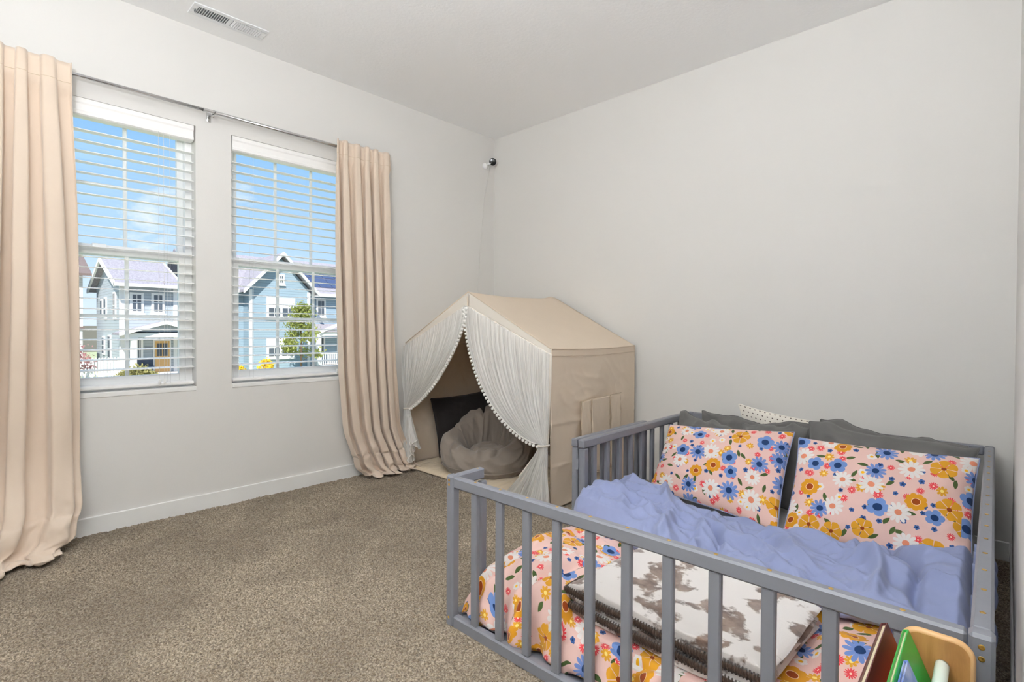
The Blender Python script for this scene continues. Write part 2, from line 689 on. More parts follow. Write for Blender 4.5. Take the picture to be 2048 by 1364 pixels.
# glass
t = T('window_glass')
gl = t.node('ShaderNodeBsdfGlossy'); gl.inputs['Roughness'].default_value = 0.02
tr = t.node('ShaderNodeBsdfTransparent'); tr.inputs[0].default_value = (0.97, 0.985, 0.985, 1)
mx = t.node('ShaderNodeMixShader'); mx.inputs[0].default_value = 0.02
t.L.new(tr.outputs[0], mx.inputs[1]); t.L.new(gl.outputs[0], mx.inputs[2]); t.L.new(mx.outputs[0], t.out.inputs[0])
M['window_glass'] = t.mat

# ================================================================== THE ROOM
YF = -4.1            # wall behind the camera
WY = [(-3.217, -2.367), (-2.18, -1.33)]   # window openings along the window wall
WZ0, WZ1 = 0.713, 2.192
TH = 0.16


def struct(o):
    o['kind'] = 'structure'
    return o


b = MB()
ys = [YF - TH] + [y for pr in WY for y in pr] + [TH]
b.box(-TH, 0, ys[0], ys[1], 0, H).box(-TH, 0, ys[2], ys[3], 0, H).box(-TH, 0, ys[4], ys[5], 0, H)
for (a_, c_) in WY:
    b.box(-TH, 0, a_, c_, 0, WZ0).box(-TH, 0, a_, c_, WZ1, H)
struct(b.build('wall_window', 'wall_paint'))
struct(MB().box(0, 4.3, 0, TH, 0, H).build('wall_back', 'wall_paint'))
struct(MB().box(W, W + 0.12, -2.6, 0, 0, H).build('wall_right', 'wall_paint'))
b = MB().box(4.18, 4.3, YF, 0, 0, H)
struct(b.build('wall_closet', 'wall_paint'))
b = MB().box(0, 2.2, YF - TH, YF, 0, H).box(3.02, 4.3, YF - TH, YF, 0, H).box(2.2, 3.02, YF - TH, YF, 2.05, H)
struct(b.build('wall_front', 'wall_paint'))
struct(MB().box(-TH, 4.3, YF - TH, TH, H, H + 0.15).build('ceiling', 'ceiling_paint'))
# door behind the camera
d1 = struct(MB().cbox(2.2, 3.02, YF - 0.09, YF - 0.05, 0.0, 2.05, 0.003).build('door_1', 'trim_white'))
for zz0, zz1 in ((0.15, 0.95), (1.07, 1.92)):
    MB().cbox(2.31, 2.91, YF - 0.052, YF - 0.044, zz0, zz1, 0.003).build('door_panel', 'trim_white', d1)
MB().lathe([(0.012, 0), (0.012, 0.03), (0.027, 0.04), (0.027, 0.06), (0.015, 0.066)], 16, Matrix.Translation((2.28, YF - 0.05, 0.95)) @ Matrix.Rotation(-PI / 2, 4, 'X')).build('door_handle', 'brass', d1, True)

# carpet, a real uneven pile
nx, ny = 620, 700
gx = np.linspace(0.0, W, nx)
gy = np.linspace(-3.9, 0.0, ny)
X, Y = np.meshgrid(gx, gy, indexing='ij')
jit = rng.normal(size=(2, nx, ny)) * 0.0014
Z = 0.006 * perlin(X * 60, Y * 60, 1) + 0.007 * perlin(X * 130, Y * 130, 2) + 0.004 * fbm(X * 6, Y * 6, 5, 2) + rng.normal(size=X.shape) * 0.0014 + 0.002
PP = np.stack([np.clip(X + jit[0], 0, W), Y + jit[1], np.clip(Z, -0.006, 0.010)], -1)
fl = link('floor', MB().box(-TH, 4.3, YF - TH, TH, -0.2, -0.012).mesh('floor_slab'), 'carpet')
struct(fl)
cp = link('carpet_pile', grid_mesh('carpet_pile', PP), 'carpet', fl)
cp['kind'] = 'stuff'

# baseboards
def board(name, x0, x1, y0, y1):
    return struct(MB().cbox(x0, x1, y0, y1, -0.01, 0.091, 0.003).build(name, 'trim_white'))
board('baseboard_window', 0, 0.013, YF, 0)
board('baseboard_back', 0.013, W - 0.006, -0.013, 0)
board('baseboard_right', W - 0.006, W, -2.6, 0)
board('baseboard_front', 0.013, 2.12, YF, YF + 0.013)

# ------------------------------------------------------------------ windows
def window(idx, y0, y1):
    fr = 0.035
    b = MB()
    x0, x1 = -0.15, -0.075
    b.cbox(x0, x1, y0, y0 + fr, WZ0, WZ1, 0.002).cbox(x0, x1, y1 - fr, y1, WZ0, WZ1, 0.002)
    b.cbox(x0, x1, y0 + fr, y1 - fr, WZ1 - fr, WZ1, 0.002).cbox(x0, x1, y0 + fr, y1 - fr, WZ0, WZ0 + fr, 0.002)
    o = struct(b.build('window_%d' % idx, 'vinyl_white'))
    gy0, gy1 = y0 + 0.066, y1 - 0.066
    for (nm, zb, zt, xo) in (('lower_sash', WZ0 + fr, 1.48, 0.0), ('upper_sash', 1.425, WZ1 - fr, -0.035)):
        s = MB()
        xa, xb = -0.108 + xo, -0.078 + xo
        gz0 = zb + (0.04 if xo == 0 else 0.045)
        gz1 = zt - (0.05 if xo == 0 else 0.03)
        s.cbox(xa, xb, y0 + fr, gy0, zb, zt, 0.002).cbox(xa, xb, gy1, y1 - fr, zb, zt, 0.002)
        s.cbox(xa, xb, gy0, gy1, zb, gz0, 0.002).cbox(xa, xb, gy0, gy1, gz1, zt, 0.002)
        so = s.build(nm, 'vinyl_white', o)
        xm = (xa + xb) / 2
        zm = (gz0 + gz1) / 2
        for k in (1, 2):
            yy = lerp(gy0, gy1, k / 3)
            MB().cbox(xm - 0.006, xm + 0.006, yy - 0.009, yy + 0.009, gz0, gz1, 0.002).build('muntin', 'vinyl_white', so)
        MB().cbox(xm - 0.0065, xm + 0.0065, gy0, gy1, zm - 0.009, zm + 0.009, 0.002).build('muntin', 'vinyl_white', so)
        for k in range(3):
            for (za, zc) in ((gz0, zm), (zm, gz1)):
                ya, yc = lerp(gy0, gy1, k / 3), lerp(gy0, gy1, (k + 1) / 3)
                MB().box(xm - 0.0015, xm + 0.0015, ya, yc, za, zc).build('pane', 'window_glass', so)
    MB().cbox(-0.078, -0.066, (y0 + y1) / 2 - 0.03, (y0 + y1) / 2 + 0.03, 1.462, 1.484, 0.003).build('sash_lock', 'vinyl_white', o)
    s = MB().cbox(-0.075, 0.004, y0 - 0.0, y1 + 0.0, WZ0 - 0.022, WZ0 + 0.004, 0.003)
    s.build('window_sill', 'trim_white', o)
    return o


for i, (a_, c_) in enumerate(WY):
    window(i + 1, a_, c_)


# ------------------------------------------------------------------ faux-wood blinds
def blind(y0, y1, label):
    o = thing('window_blind', label, 'blind', (-0.035, (y0 + y1) / 2, WZ0), 0, 'white slatted blinds in the two windows')
    hw = (y1 - y0) / 2 - 0.008
    # valance with moulded steps
    prof = [(-0.022, 1.478), (0.030, 1.478), (0.033, 1.468), (0.033, 1.456), (0.028, 1.448), (0.028, 1.418), (0.032, 1.410), (0.032, 1.398), (0.022, 1.392), (-0.022, 1.392)]
    MB().prism(prof, -hw, hw, 'y').build('valance', 'blind_white', o)
    n = 25
    z0, z1 = 0.062, 1.378
    sl = MB()
    ns = 7
    for side in (1, -1):
        for j in range(ns):
            u = -1 + 2 * j / (ns - 1)
            xx = u * 0.0305
            zc = 0.0022 * (1 - u * u) + 0.0016 * side
            for yy in (-hw, hw):
                sl.v.append((xx, yy, zc))
    for side in (0, 1):
        for j in range(ns - 1):
            a = side * ns * 2 + j * 2
            sl.f.append((a, a + 1, a + 3, a + 2) if side == 0 else (a, a + 2, a + 3, a + 1))
    for e in (0, 1):
        for j in range(ns - 1):
            a, c = j * 2 + e, ns * 2 + j * 2 + e
            sl.f.append((a, a + 2, c + 2, c) if e == 0 else (a, c, c + 2, a + 2))
    for j in (0, ns - 1):
        a, c = j * 2, ns * 2 + j * 2
        sl.f.append((a, c, c + 1, a + 1))
    me = sl.mesh('slat')
    me.materials.append(M['blind_white'])
    for k in range(n - 1):
        s = link('slat', me, None, o)
        s.location = (0, 0, lerp(z0, z1, (k + 1) / n))
        s.rotation_euler = (0, math.radians(3.5), 0)
    MB().cbox(-0.026, 0.026, -hw, hw, 0.016, 0.034, 0.004).build('bottom_rail', 'blind_white', o)
    for yy in (-hw * 0.72, hw * 0.72):
        for xx in (-0.031, 0.031):
            MB().tube([(xx, yy, 0.03), (xx, yy, 1.40)], 0.0008, 5).build('ladder_cord', 'blind_tape', o)
    for dy in (-0.012, 0.012):
        MB().tube([(0.036, hw * 0.62 + dy, 0.055), (0.036, hw * 0.62 + dy, 1.40)], 0.0009, 5).build('pull_cord', 'blind_tape', o)
        MB().lathe([(0.002, 0.026), (0.005, 0.022), (0.006, 0.0), (0.004, -0.004)], 10, Matrix.Translation((0.036, hw * 0.62 + dy, 0.03))).build('cord_tassel', 'blind_white', o, True)
    return o


blind(*WY[0], 'white slatted blind in the window behind the long curtain at the picture\'s edge')
blind(*WY[1], 'white slatted blind in the window nearer the room corner and play tent')

# ------------------------------------------------------------------ curtain rod
rod = thing('curtain_rod', 'polished chrome curtain rod running above both windows', 'curtain rod', (0.08, 0, 2.266))
MB().tube([(0, -3.6, 0), (0, -2.335, 0)], 0.0088, 16).build('inner_tube', 'chrome', rod, True)
MB().tube([(0, -2.35, 0), (0, -1.20, 0)], 0.0105, 16).build('outer_tube', 'chrome', rod, True)
for yy in (-3.55, -2.30, -1.25):
    b = MB().tube([(-0.08, yy, -0.002), (0, yy, -0.012)], 0.005, 10)
    b.tube([(0, yy, -0.0125), (0.013, yy, -0.004), (0.013, yy, 0.008)], 0.0035, 8)
    b.cbox(-0.080, -0.076, yy - 0.011, yy + 0.011, -0.035, 0.02, 0.002)
    b.tube([(0.002, yy, -0.012), (0.002, yy, -0.030)], 0.004, 8)
    b.build('bracket', 'chrome', rod, True)
for yy, sg in ((-3.6, -1), (-1.20, 1)):
    MB().lathe([(0.008, 0), (0.015, 0.004), (0.015, 0.02), (0.009, 0.03)], 16, Matrix.Translation((0, yy, 0)) @ Matrix.Rotation(-sg * PI / 2, 4, 'X')).build('finial', 'chrome', rod, True)


# ------------------------------------------------------------------ curtains
def curtain(label, edge, folds, outer, seed, nfold, floor_out, puddle):
    """edge(h): y range at height h; folds: depth profile; cloth runs down and bends onto the floor"""
    o = thing('curtain', label, 'curtain', (0, 0, 0), 0, 'blush floor-length curtains')
    nu, nv = 260, 190
    top = 2.305
    s = np.linspace(0, 1, nu)[:, None] * np.ones((1, nv))
    L = top + puddle
    l = (np.linspace(0, 1, nv)[None, :] ** 0.9) * L * np.ones((nu, 1))
    h = top - l                                 # height if it hung freely
    hh = np.clip(h, 0, None)
    tt = 1 - hh / top                           # 0 top .. 1 floor
    y0, y1 = edge(hh)
    # irregular fold phase
    ph = s * nfold + 0.55 * perlin(s * 2.6, tt * 0.5 + 3, seed) + 0.30 * tt * np.sin(s * 6 + seed)
    c1 = np.cos(2 * PI * ph)
    fade = 0.80 + 0.9 * perlin(s * nfold * 0.55 + 2.5, tt * 0.9, seed + 14)      # some pleats die out lower down
    amp = lerp(0.028, 0.052, smooth01(tt * 1.6)) * np.clip(lerp(1.0, fade, smooth01(tt * 2.5)), 0.25, 1.3)
    head = np.exp(-(((l - 0.085) / 0.05) ** 2))     # pinched at the rod pocket
    amp = amp * (1 - 0.35 * head)
    shape = np.tanh(c1 * 1.3)
    x = 0.088 + amp * shape
    y = y0 + (y1 - y0) * s + 0.012 * np.sin(4 * PI * ph) * smooth01(tt * 3 + 0.3)
    x = np.where(l < 0.16, np.maximum(x + 0.012, 0.0965 + 0.004 * c1) * smooth01((0.16 - l) / 0.06) + x * (1 - smooth01((0.16 - l) / 0.06)), x)
    x += 0.010 * smooth01(tt * 2) * fbm(s * 8, tt * 5, seed + 8, 3)
    # lean out over the baseboard and flare near the floor
    low = smooth01((0.55 - hh) / 0.55)
    x += outer(s) * low ** 1.6
    crump = smooth01((0.42 - hh) / 0.42)
    cr = ridge(s * 5.5 + tt * 2, h * 6.5, seed + 20, 3, 1.5)
    x += crump * (0.042 * (cr - 0.5) + 0.022 * perlin(s * 9, h * 8, seed + 31))
    y += crump * 0.022 * perlin(s * 7, h * 7, seed + 33)
    # floor part
    under = np.clip(-h, 0, None)
    R = 0.05
    z = np.where(h > R, h, 0)
    bend = h <= R
    ang = np.clip((R - h) / (R * 1.3), 0, PI / 2)
    zb = R - R * np.sin(ang) * 1.0
    z = np.where(bend, np.maximum(zb, 0.0), z)
    x = x + np.where(bend, R * (1 - np.cos(ang)) + np.clip(-h - R * 0.9, 0, None) * floor_out(s), 0)
    z = z + np.where(h < 0.16, 0.012 + 0.030 * smooth01((0.16 - h) / 0.2) * np.clip(ridge(s * 7, h * 7 + 4, seed + 40, 2, 1.3) - 0.1, 0, 1), 0)
    x = np.maximum(x, 0.022)
    P = np.stack([x, y, np.maximum(z, 0.011)], -1)
    uv = np.stack([s * 1.3, l], -1)
    me = grid_mesh('panel', P, uv)
    pn = link('panel', me, 'curtain_velvet', o)
    md = pn.modifiers.new('thick', 'SOLIDIFY')
    md.thickness = 0.0025
    md.offset = 0
    # stitched line under the rod pocket
    j = int(np.argmin(np.abs(l[0] - 0.098)))
    pts = P[:, j] + np.array([0.0012, 0, 0])
    MB().tube([tuple(q) for q in pts[::2]], 0.0013, 4).build('header_seam', 'canvas_seam', o)
    return o


def edgeR(h):
    a = np.interp(h, [0, 0.05, 0.33, 0.75, 1.57, 2.3], [-1.385, -1.41, -1.50, -1.540, -1.562, -1.572])
    c = np.interp(h, [0, 0.1, 0.33, 0.9, 1.62, 2.3], [-0.955, -0.985, -1.055, -1.098, -1.12, -1.148])
    return a, c


def edgeL(h):
    a = np.interp(h, [0, 0.3, 1.0, 2.3], [-3.60, -3.56, -3.52, -3.46])
    c = np.interp(h, [0, 0.05, 0.2, 0.7, 1.66, 2.3], [-2.98, -2.925, -2.893, -2.893, -2.905, -2.915])
    return a, c


curtain('blush curtain hanging between the window and the play tent', edgeR, None,
        lambda s: 0.02 + 0.02 * s, 3, 5.6, lambda s: 0.35 + 0.2 * s, 0.10)
curtain('blush curtain at the picture edge, pooling widely on the carpet', edgeL, None,
        lambda s: 0.20 - 0.09 * s, 11, 5.8, lambda s: 0.85 - 0.45 * s, 0.17)

# ------------------------------------------------------------------ ceiling vent
v = thing('ceiling_vent', 'white metal air vent set in the ceiling above the window', 'vent', (0.21, -2.256, H))
b = MB()
hx, hy = 0.066, 0.188
b.cbox(-hx, -hx + 0.028, -hy, hy, -0.006, 0, 0.002).cbox(hx - 0.028, hx, -hy, hy, -0.006, 0, 0.002)
b.cbox(-hx + 0.028, hx - 0.028, -hy, -hy + 0.03, -0.006, 0, 0.002).cbox(-hx + 0.028, hx - 0.028, hy - 0.03, hy, -0.006, 0, 0.002)
b.cbox(-hx + 0.028, hx - 0.028, -0.010, 0.010, -0.006, 0, 0.002)
b.build('face_plate', 'vent_white', v)
MB().box(-hx + 0.02, hx - 0.02, -hy + 0.02, hy - 0.02, -0.0012, -0.0004).build('damper', 'vent_dark', v)
lm = MB().cbox(-0.036, 0.036, -0.0009, 0.0009, -0.006, 0.006, 0.0004).mesh('louvre')
lm.materials.append(M['vent_white'])
for bank, sg in ((-1, -1), (1, 1)):
    for k in range(13):
        o = link('louvre', lm, None, v)
        yy = bank * (0.018 + k * 0.0112)
        o.location = (0, yy, -0.0045)
        o.rotation_euler = (sg * math.radians(42), 0, 0)
MB().cbox(-0.012, 0.006, -0.170, -0.165, -0.016, -0.002, 0.001).build('lever', 'vent_dark', v)
for yy in (-0.178, 0.178):
    MB().lathe([(0.004, -0.0075), (0.004, -0.005)], 10, Matrix.Translation((0, yy, 0))).build('screw', 'vent_white', v)

# ------------------------------------------------------------------ security camera in the corner
scam = thing('security_camera', 'small round white security camera with black face high in the corner', 'camera', (0.0, -0.125, 2.475))
MB().lathe([(0.0235, 0), (0.026, 0.006), (0.026, 0.012), (0.018, 0.022), (0.006, 0.028)], 20, Matrix.Rotation(PI / 2, 4, 'Y')).build('wall_mount', 'plastic_white', scam, True)
aim = (Vector((3.35, -3.27, 1.056)) - Vector((0.05, -0.07, 2.51))).normalized()
Q = Matrix.Translation((0.062, 0.042, 0.035)) @ aim.to_track_quat('Z', 'Y').to_matrix().to_4x4()
MB().lathe([(0.010, -0.042), (0.024, -0.038), (0.032, -0.026), (0.034, -0.01), (0.034, 0.006), (0.032, 0.009)], 28, Q).build('housing', 'plastic_white', scam, True)
MB().lathe([(0.0315, 0.007), (0.0315, 0.0100), (0.024, 0.0112), (0.004, 0.012)], 28, Q).build('lens_face', 'lens_black', scam, True)
MB().tube([(0.026, 0.01, 0.012), (0.05, 0.03, 0.02)], 0.008, 10).build('ball_joint', 'plastic_white', scam, True)
pts = [(0.030 - 0.022 * min(1, i / 6), 0.030 - 0.020 * smooth01(i / 10) - 0.115 * (i / 30) ** 1.1, 0.0 - 1.36 * i / 30) for i in range(31)]
MB().tube(pts, 0.0024, 6).build('power_cord', 'cable_white', scam, True)

# ------------------------------------------------------------------ added uplighter, unseen behind the viewer, brightens the room off the ceiling
cl = thing('fill_lamp', 'added chrome uplighter, unseen behind the viewer, to brighten the room', 'lamp', (2.95, -3.66, 0))
MB().lathe([(0.15, 0.0), (0.15, 0.02), (0.12, 0.032), (0.02, 0.04)], 32).build('base', 'chrome', cl, True)
MB().tube([(0, 0, 0.03), (0, 0, 1.62)], 0.012, 12).build('pole', 'chrome', cl, True)
MB().lathe([(0.02, 1.60), (0.09, 1.63), (0.155, 1.69), (0.19, 1.76), (0.186, 1.76), (0.15, 1.70), (0.085, 1.645), (0.02, 1.62)], 36).build('shade', 'chrome', cl, True)
t = T('fill_lamp_glow')
em = t.node('ShaderNodeEmission')
em.inputs[0].default_value = FILL_LAMP_COLOR
em.inputs[1].default_value = FILL_LAMP_POWER
t.L.new(em.outputs[0], t.out.inputs[0])
M['fill_lamp_glow'] = t.mat
MB().lathe([(0.160, 1.735), (0.150, 1.765), (0.12, 1.795), (0.06, 1.815), (0.01, 1.82)], 36).build('diffuser', 'fill_lamp_glow', cl, True)

# ------------------------------------------------------------------ white cabinet with a brass knob, just at the picture's lower corner
cb = thing('cabinet', 'white cabinet with a brass knob at the lower picture corner', 'cabinet', (3.366, -2.62, 0))
MB().cbox(0.0, 0.40, -0.46, 0.0, 0.0, 0.765, 0.006).build('body', 'trim_white', cb)
dr = MB().cbox(-0.004, 0.0, -0.45, -0.01, 0.52, 0.745, 0.002).build('drawer', 'trim_white', cb)
MB().lathe([(0.004, 0), (0.004, 0.004), (0.008, 0.006), (0.009, 0.009), (0.004, 0.0105)], 14, Matrix.Translation((-0.004, -0.03, 0.70)) @ Matrix.Rotation(-PI / 2, 4, 'Y')).build('knob', 'brass', dr, True)

# ================================================================== PLAY TENT
TX0, TX1, TY0, TY1 = 0.03, 1.457, -0.962, -0.05
TE, TR = 0.938, 1.295
TXM = (TX0 + TX1) / 2
tent = thing('play_tent', 'cream canvas house-shaped play tent with white tulle curtains in the room corner', 'tent', (0, 0, 0))


def sheet(name, fn, nu, nv, mat, parent, thick=0.0018, wu=1.0, wv=1.0):
    u = np.linspace(0, 1, nu)[:, None] * np.ones((1, nv))
    v = np.linspace(0, 1, nv)[None, :] * np.ones((nu, 1))
    P = np.stack(fn(u, v), -1)
    o = link(name, grid_mesh(name, P, np.stack([u * wu, v * wv], -1)), mat, parent)
    if thick:
        md = o.modifiers.new('thick', 'SOLIDIFY')
        md.thickness = thick
        md.offset = 0
    return o


def roof_fn(xe):
    def fn(u, v):       # u along ridge (y), v from ridge to eave
        y = lerp(TY0 - 0.004, TY1 + 0.004, u)
        x = lerp(TXM, xe, v)
        sag = 0.016 * np.sin(PI * u) * (1 - v) ** 2 + 0.020 * np.sin(PI * u) * np.sin(PI * v)
        wr = 0.0035 * fbm(u * 3 + xe, v * 3, 31, 3)
        tip = 0.012 * np.exp(-((u - 0.93) / 0.05) ** 2) * np.exp(-(v / 0.12) ** 2)
        z = lerp(TR, TE, v) - sag + wr * np.sin(PI * v) ** 0.5 + tip - 0.010 * v * np.sin(PI * u)
        return x, y, z
    return fn


sheet('roof_panel', roof_fn(TX1), 60, 50, 'canvas', tent)
sheet('roof_panel', roof_fn(TX0), 60, 50, 'canvas', tent)


def wall_side(xw, sg, seed):
    def fn(u, v):       # u along y, v down
        y = lerp(TY0, TY1, u)
        z = lerp(TE - 0.010 * np.sin(PI * u), 0.012, v)
        edge = np.sin(PI * u) ** 0.4
        wr = 0.016 * (ridge(u * 2.2 + v * 1.3, v * 2.6 - u * 1.1, seed, 3, 2.5) - 0.4) + 0.006 * perlin(u * 3, v * 3, seed + 3)
        cre = 0.004 * (np.exp(-((v - 0.47) / 0.012) ** 2) + np.exp(-((v - 0.74) / 0.012) ** 2))
        x = xw + sg * (wr * edge * smooth01(v * 6) + cre - 0.012 * np.sin(PI * u) * np.sin(PI * v))
        y = y + 0.006 * (v > 0.5) * (v - 0.5) * perlin(v * 5, u * 2, seed + 9)
        return x, y, z
    return fn


wr_ = sheet('side_wall', wall_side(TX1, 1, 41), 110, 110, 'canvas', tent)
sheet('side_wall', wall_side(TX0, -1, 43), 60, 60, 'canvas', tent)


def wall_back_fn(u, v):
    x = lerp(TX0, TX1, u)
    topz = TE + (TR - TE) * (1 - np.abs(2 * u - 1)) - 0.012
    z = lerp(topz, 0.012, v)
    y = TY1 - 0.004 - 0.012 * (ridge(u * 3, v * 3, 47, 2, 2) - 0.3) * np.sin(PI * v)
    return x, y, z


sheet('back_wall', wall_back_fn, 90, 60, 'canvas', tent)
# seams: eave hems, corner bindings
def seam(pts, r=0.003, name='seam', mat='canvas_seam'):
    return MB().tube(pts, r, 6).build(name, mat, tent, True)


for xe in (TX0, TX1):
    sg = 1 if xe > 1 else -1
    seam([(xe + sg * 0.002, lerp(TY0, TY1, k / 12), TE - 0.010 * math.sin(PI * k / 12) + 0.001) for k in range(13)], 0.0035, 'eave_piping', 'canvas')
    seam([(xe + sg * 0.004, lerp(TY0, TY1, k / 12), TE - 0.040 - 0.010 * math.sin(PI * k / 12)) for k in range(13)], 0.0011)
    for yy in (TY0, TY1):
        seam([(xe, yy, TE), (xe, yy, 0.012)], 0.004, 'corner_binding', 'canvas')
# front: slanting band under the roof edge
for sg in (-1, 1):
    def band(u, v, sg=sg):
        x = lerp(TXM, TX1 if sg > 0 else TX0, u)
        zt = lerp(TR, TE, u)
        wdt = lerp(0.105, 0.035, u ** 0.8)
        return x, TY0 - 0.003 + 0 * u, zt - v * wdt
    sheet('gable_band', band, 40, 6, 'canvas_white', tent, 0.003)
    seam([(TXM, TY0 - 0.004, TR + 0.001), (TX1 if sg > 0 else TX0, TY0 - 0.004, TE + 0.001)], 0.004, 'gable_piping', 'canvas')
seam([(TXM - 0.004, TY0 - 0.008, TR - 0.03), (TXM + 0.004, TY0 - 0.010, TR - 0.13)], 0.004, 'apex_tie', 'canvas')


def bez(p0, p1, p2, p3, t):
    return (1 - t) ** 3 * p0 + 3 * (1 - t) ** 2 * t * p1 + 3 * (1 - t) * t ** 2 * p2 + t ** 3 * p3


def sheer(side):
    """gathered tulle drawn aside to a tie; a canvas flap hangs behind it"""
    if side > 0:
        inn = [(0.74, 1.205), (0.80, 0.86), (1.03, 0.42), (1.405, 0.385)]
        out = [(TX1 + 0.004, TE - 0.03), (TX1 + 0.01, 0.75), (TX1 + 0.004, 0.55), (1.452, 0.385)]
        tie = (1.428, 0.383)
    else:
        inn = [(0.745, 1.205), (0.79, 0.99), (0.46, 0.60), (0.125, 0.455)]
        out = [(TX0 - 0.002, TE - 0.03), (TX0 - 0.004, 0.78), (TX0 + 0.01, 0.58), (0.068, 0.452)]
        tie = (0.096, 0.452)

    def fn(off, npl, amp, seed, shrink=1.0):
        def f(u, v):
            us = u ** 0.9
            zt = np.where(True, 0, 0)
            px = [lerp(inn[k][0], out[k][0], us) for k in range(4)]
            pz = [lerp(inn[k][1], out[k][1], us) for k in range(4)]
            x = bez(px[0], px[1], px[2], px[3], v)
            z = bez(pz[0], pz[1], pz[2], pz[3], v)
            ph = u * npl + 0.6 * perlin(u * 5, v * 0.7, seed)
            tight = 1 - 0.72 * smooth01((v - 0.55) / 0.45)
            y = TY0 - off - amp * (0.5 + 0.5 * np.cos(2 * PI * ph)) * (0.35 + 0.65 * smooth01(v * 5)) * tight * (0.7 + 0.6 * perlin(u * 4, v * 1.5, seed + 5))
            bulge = 0.030 * np.sin(PI * np.clip(v, 0, 1)) * (1 - u) * shrink
            x = x + 0.005 * np.sin(2 * PI * ph) * tight
            return x, y - bulge - 0.010 * smooth01((v - 0.7) / 0.3), z
        return f
    sheet('canvas_flap', fn(0.004, 7, 0.014, 71 + side, 0.8), 120, 60, 'canvas_white', tent, 0.001)
    sh = sheet('tulle_curtain', fn(0.016, 26, 0.020, 75 + side), 300, 80, 'sheer_tulle', tent, 0, 1.0, 1.0)
    sheet('tulle_curtain', fn(0.030, 19, 0.018, 79 + side), 260, 80, 'sheer_tulle', tent, 0, 1.0, 1.0)
    # pompom trim on the inner edge
    tt_ = np.linspace(0.02, 0.995, 400)
    ex = bez(*[np.array(p[0]) for p in inn], tt_); ez = bez(*[np.array(p[1]) for p in inn], tt_)
    ey = TY0 - 0.034 - 0.030 * np.sin(PI * tt_) - 0.010 * smooth01((tt_ - 0.7) / 0.3)
    d = np.concatenate([[0], np.cumsum(np.hypot(np.diff(ex), np.diff(ez)))])
    MB().tube([(ex[i], ey[i], ez[i]) for i in range(0, 400, 8)], 0.0035, 6).build('trim_tape', 'pompom', tent, True)
    pb = MB()
    k = 0
    for q in np.arange(0.01, d[-1], 0.0265):
        cx, cy, cz = np.interp(q, d, ex), np.interp(q, d, ey), np.interp(q, d, ez)
        tx = np.interp(min(q + 0.01, d[-1]), d, ex) - np.interp(q - 0.01, d, ex)
        tz = np.interp(min(q + 0.01, d[-1]), d, ez) - np.interp(q - 0.01, d, ez)
        nn = math.hypot(tx, tz)
        nx_, nz_ = (tz / nn, -tx / nn) if side > 0 else (-tz / nn, tx / nn)
        cx += nx_ * 0.0135; cz += nz_ * 0.0135
        rad = 0.0100
        pb.lathe([(rad * math.sin(PI * j / 6) + 1e-5, -rad * math.cos(PI * j / 6)) for j in range(7)], 10, Matrix.Translation((cx, cy, cz)))
    po = pb.build('pompom_trim', 'pompom', tent, True)
    po['kind'] = 'stuff'
    # tie band
    b = MB()
    ring = [(tie[0] + 0.034 * math.cos(a), TY0 - 0.028 + 0.026 * math.sin(a), tie[1] + 0.004 * math.cos(a)) for a in np.linspace(0, 2 * PI, 25)[:-1]]
    b.tube(ring, 0.0055, 6, closed=True)
    b.build('tie_band', 'canvas_white', tent, True)
    # skirt below the tie
    def skirt(off, npl, seed, white=True):
        def f(u, v):
            if side > 0:
                xb = lerp(1.17, 1.485, u); zb = np.where(u < 0.25, 0.055, 0.016) + 0.01 * np.sin(u * 20)
                yb = -1.045 + 0.03 * u
            else:
                xb = lerp(0.035, 0.265, u) + 0 * v; zb = 0.018 + 0.19 * smooth01((u - 0.45) / 0.4) - 0.03 * np.cos(u * 19)
                yb = -1.01 - 0.01 * u
            xt = lerp(tie[0] - 0.026, tie[0] + 0.026, u)
            e = v ** 1.25
            ph = u * npl + 0.5 * perlin(u * 4, v, seed)
            x = lerp(xt, xb, e) + 0.012 * np.sin(2 * PI * ph) * v
            z = lerp(tie[1], zb, v)
            y = lerp(TY0 - 0.03 - off, yb - off, v) + 0.022 * np.cos(2 * PI * ph) * (0.25 + v)
            return x, y, z
        return f
    for (off, npl, sd_) in ((0.0, 5, 90), (0.012, 7, 94)):
        sk = sheet('tulle_skirt', skirt(off, npl, sd_ + side), 160, 50, 'sheer_tulle', tent, 0)
        uu_ = np.linspace(0, 1, 120)
        hx_, hy_, hz_ = skirt(off, npl, sd_ + side)(uu_, np.ones(120))
        MB().tube([(hx_[i], hy_[i], hz_[i]) for i in range(120)], 0.0026, 5).build('tulle_hem', 'pompom', tent, True)
    if side > 0:
        sheet('canvas_flap_end', lambda u, v: (lerp(lerp(1.40, 1.45, u), lerp(1.24, 1.44, u), v), TY0 - 0.02 - 0.03 * v + 0.01 * np.cos(u * 14), lerp(0.38, 0.17 - 0.09 * u, v)), 30, 20, 'canvas_white', tent, 0.001)


sheer(1)
sheer(-1)
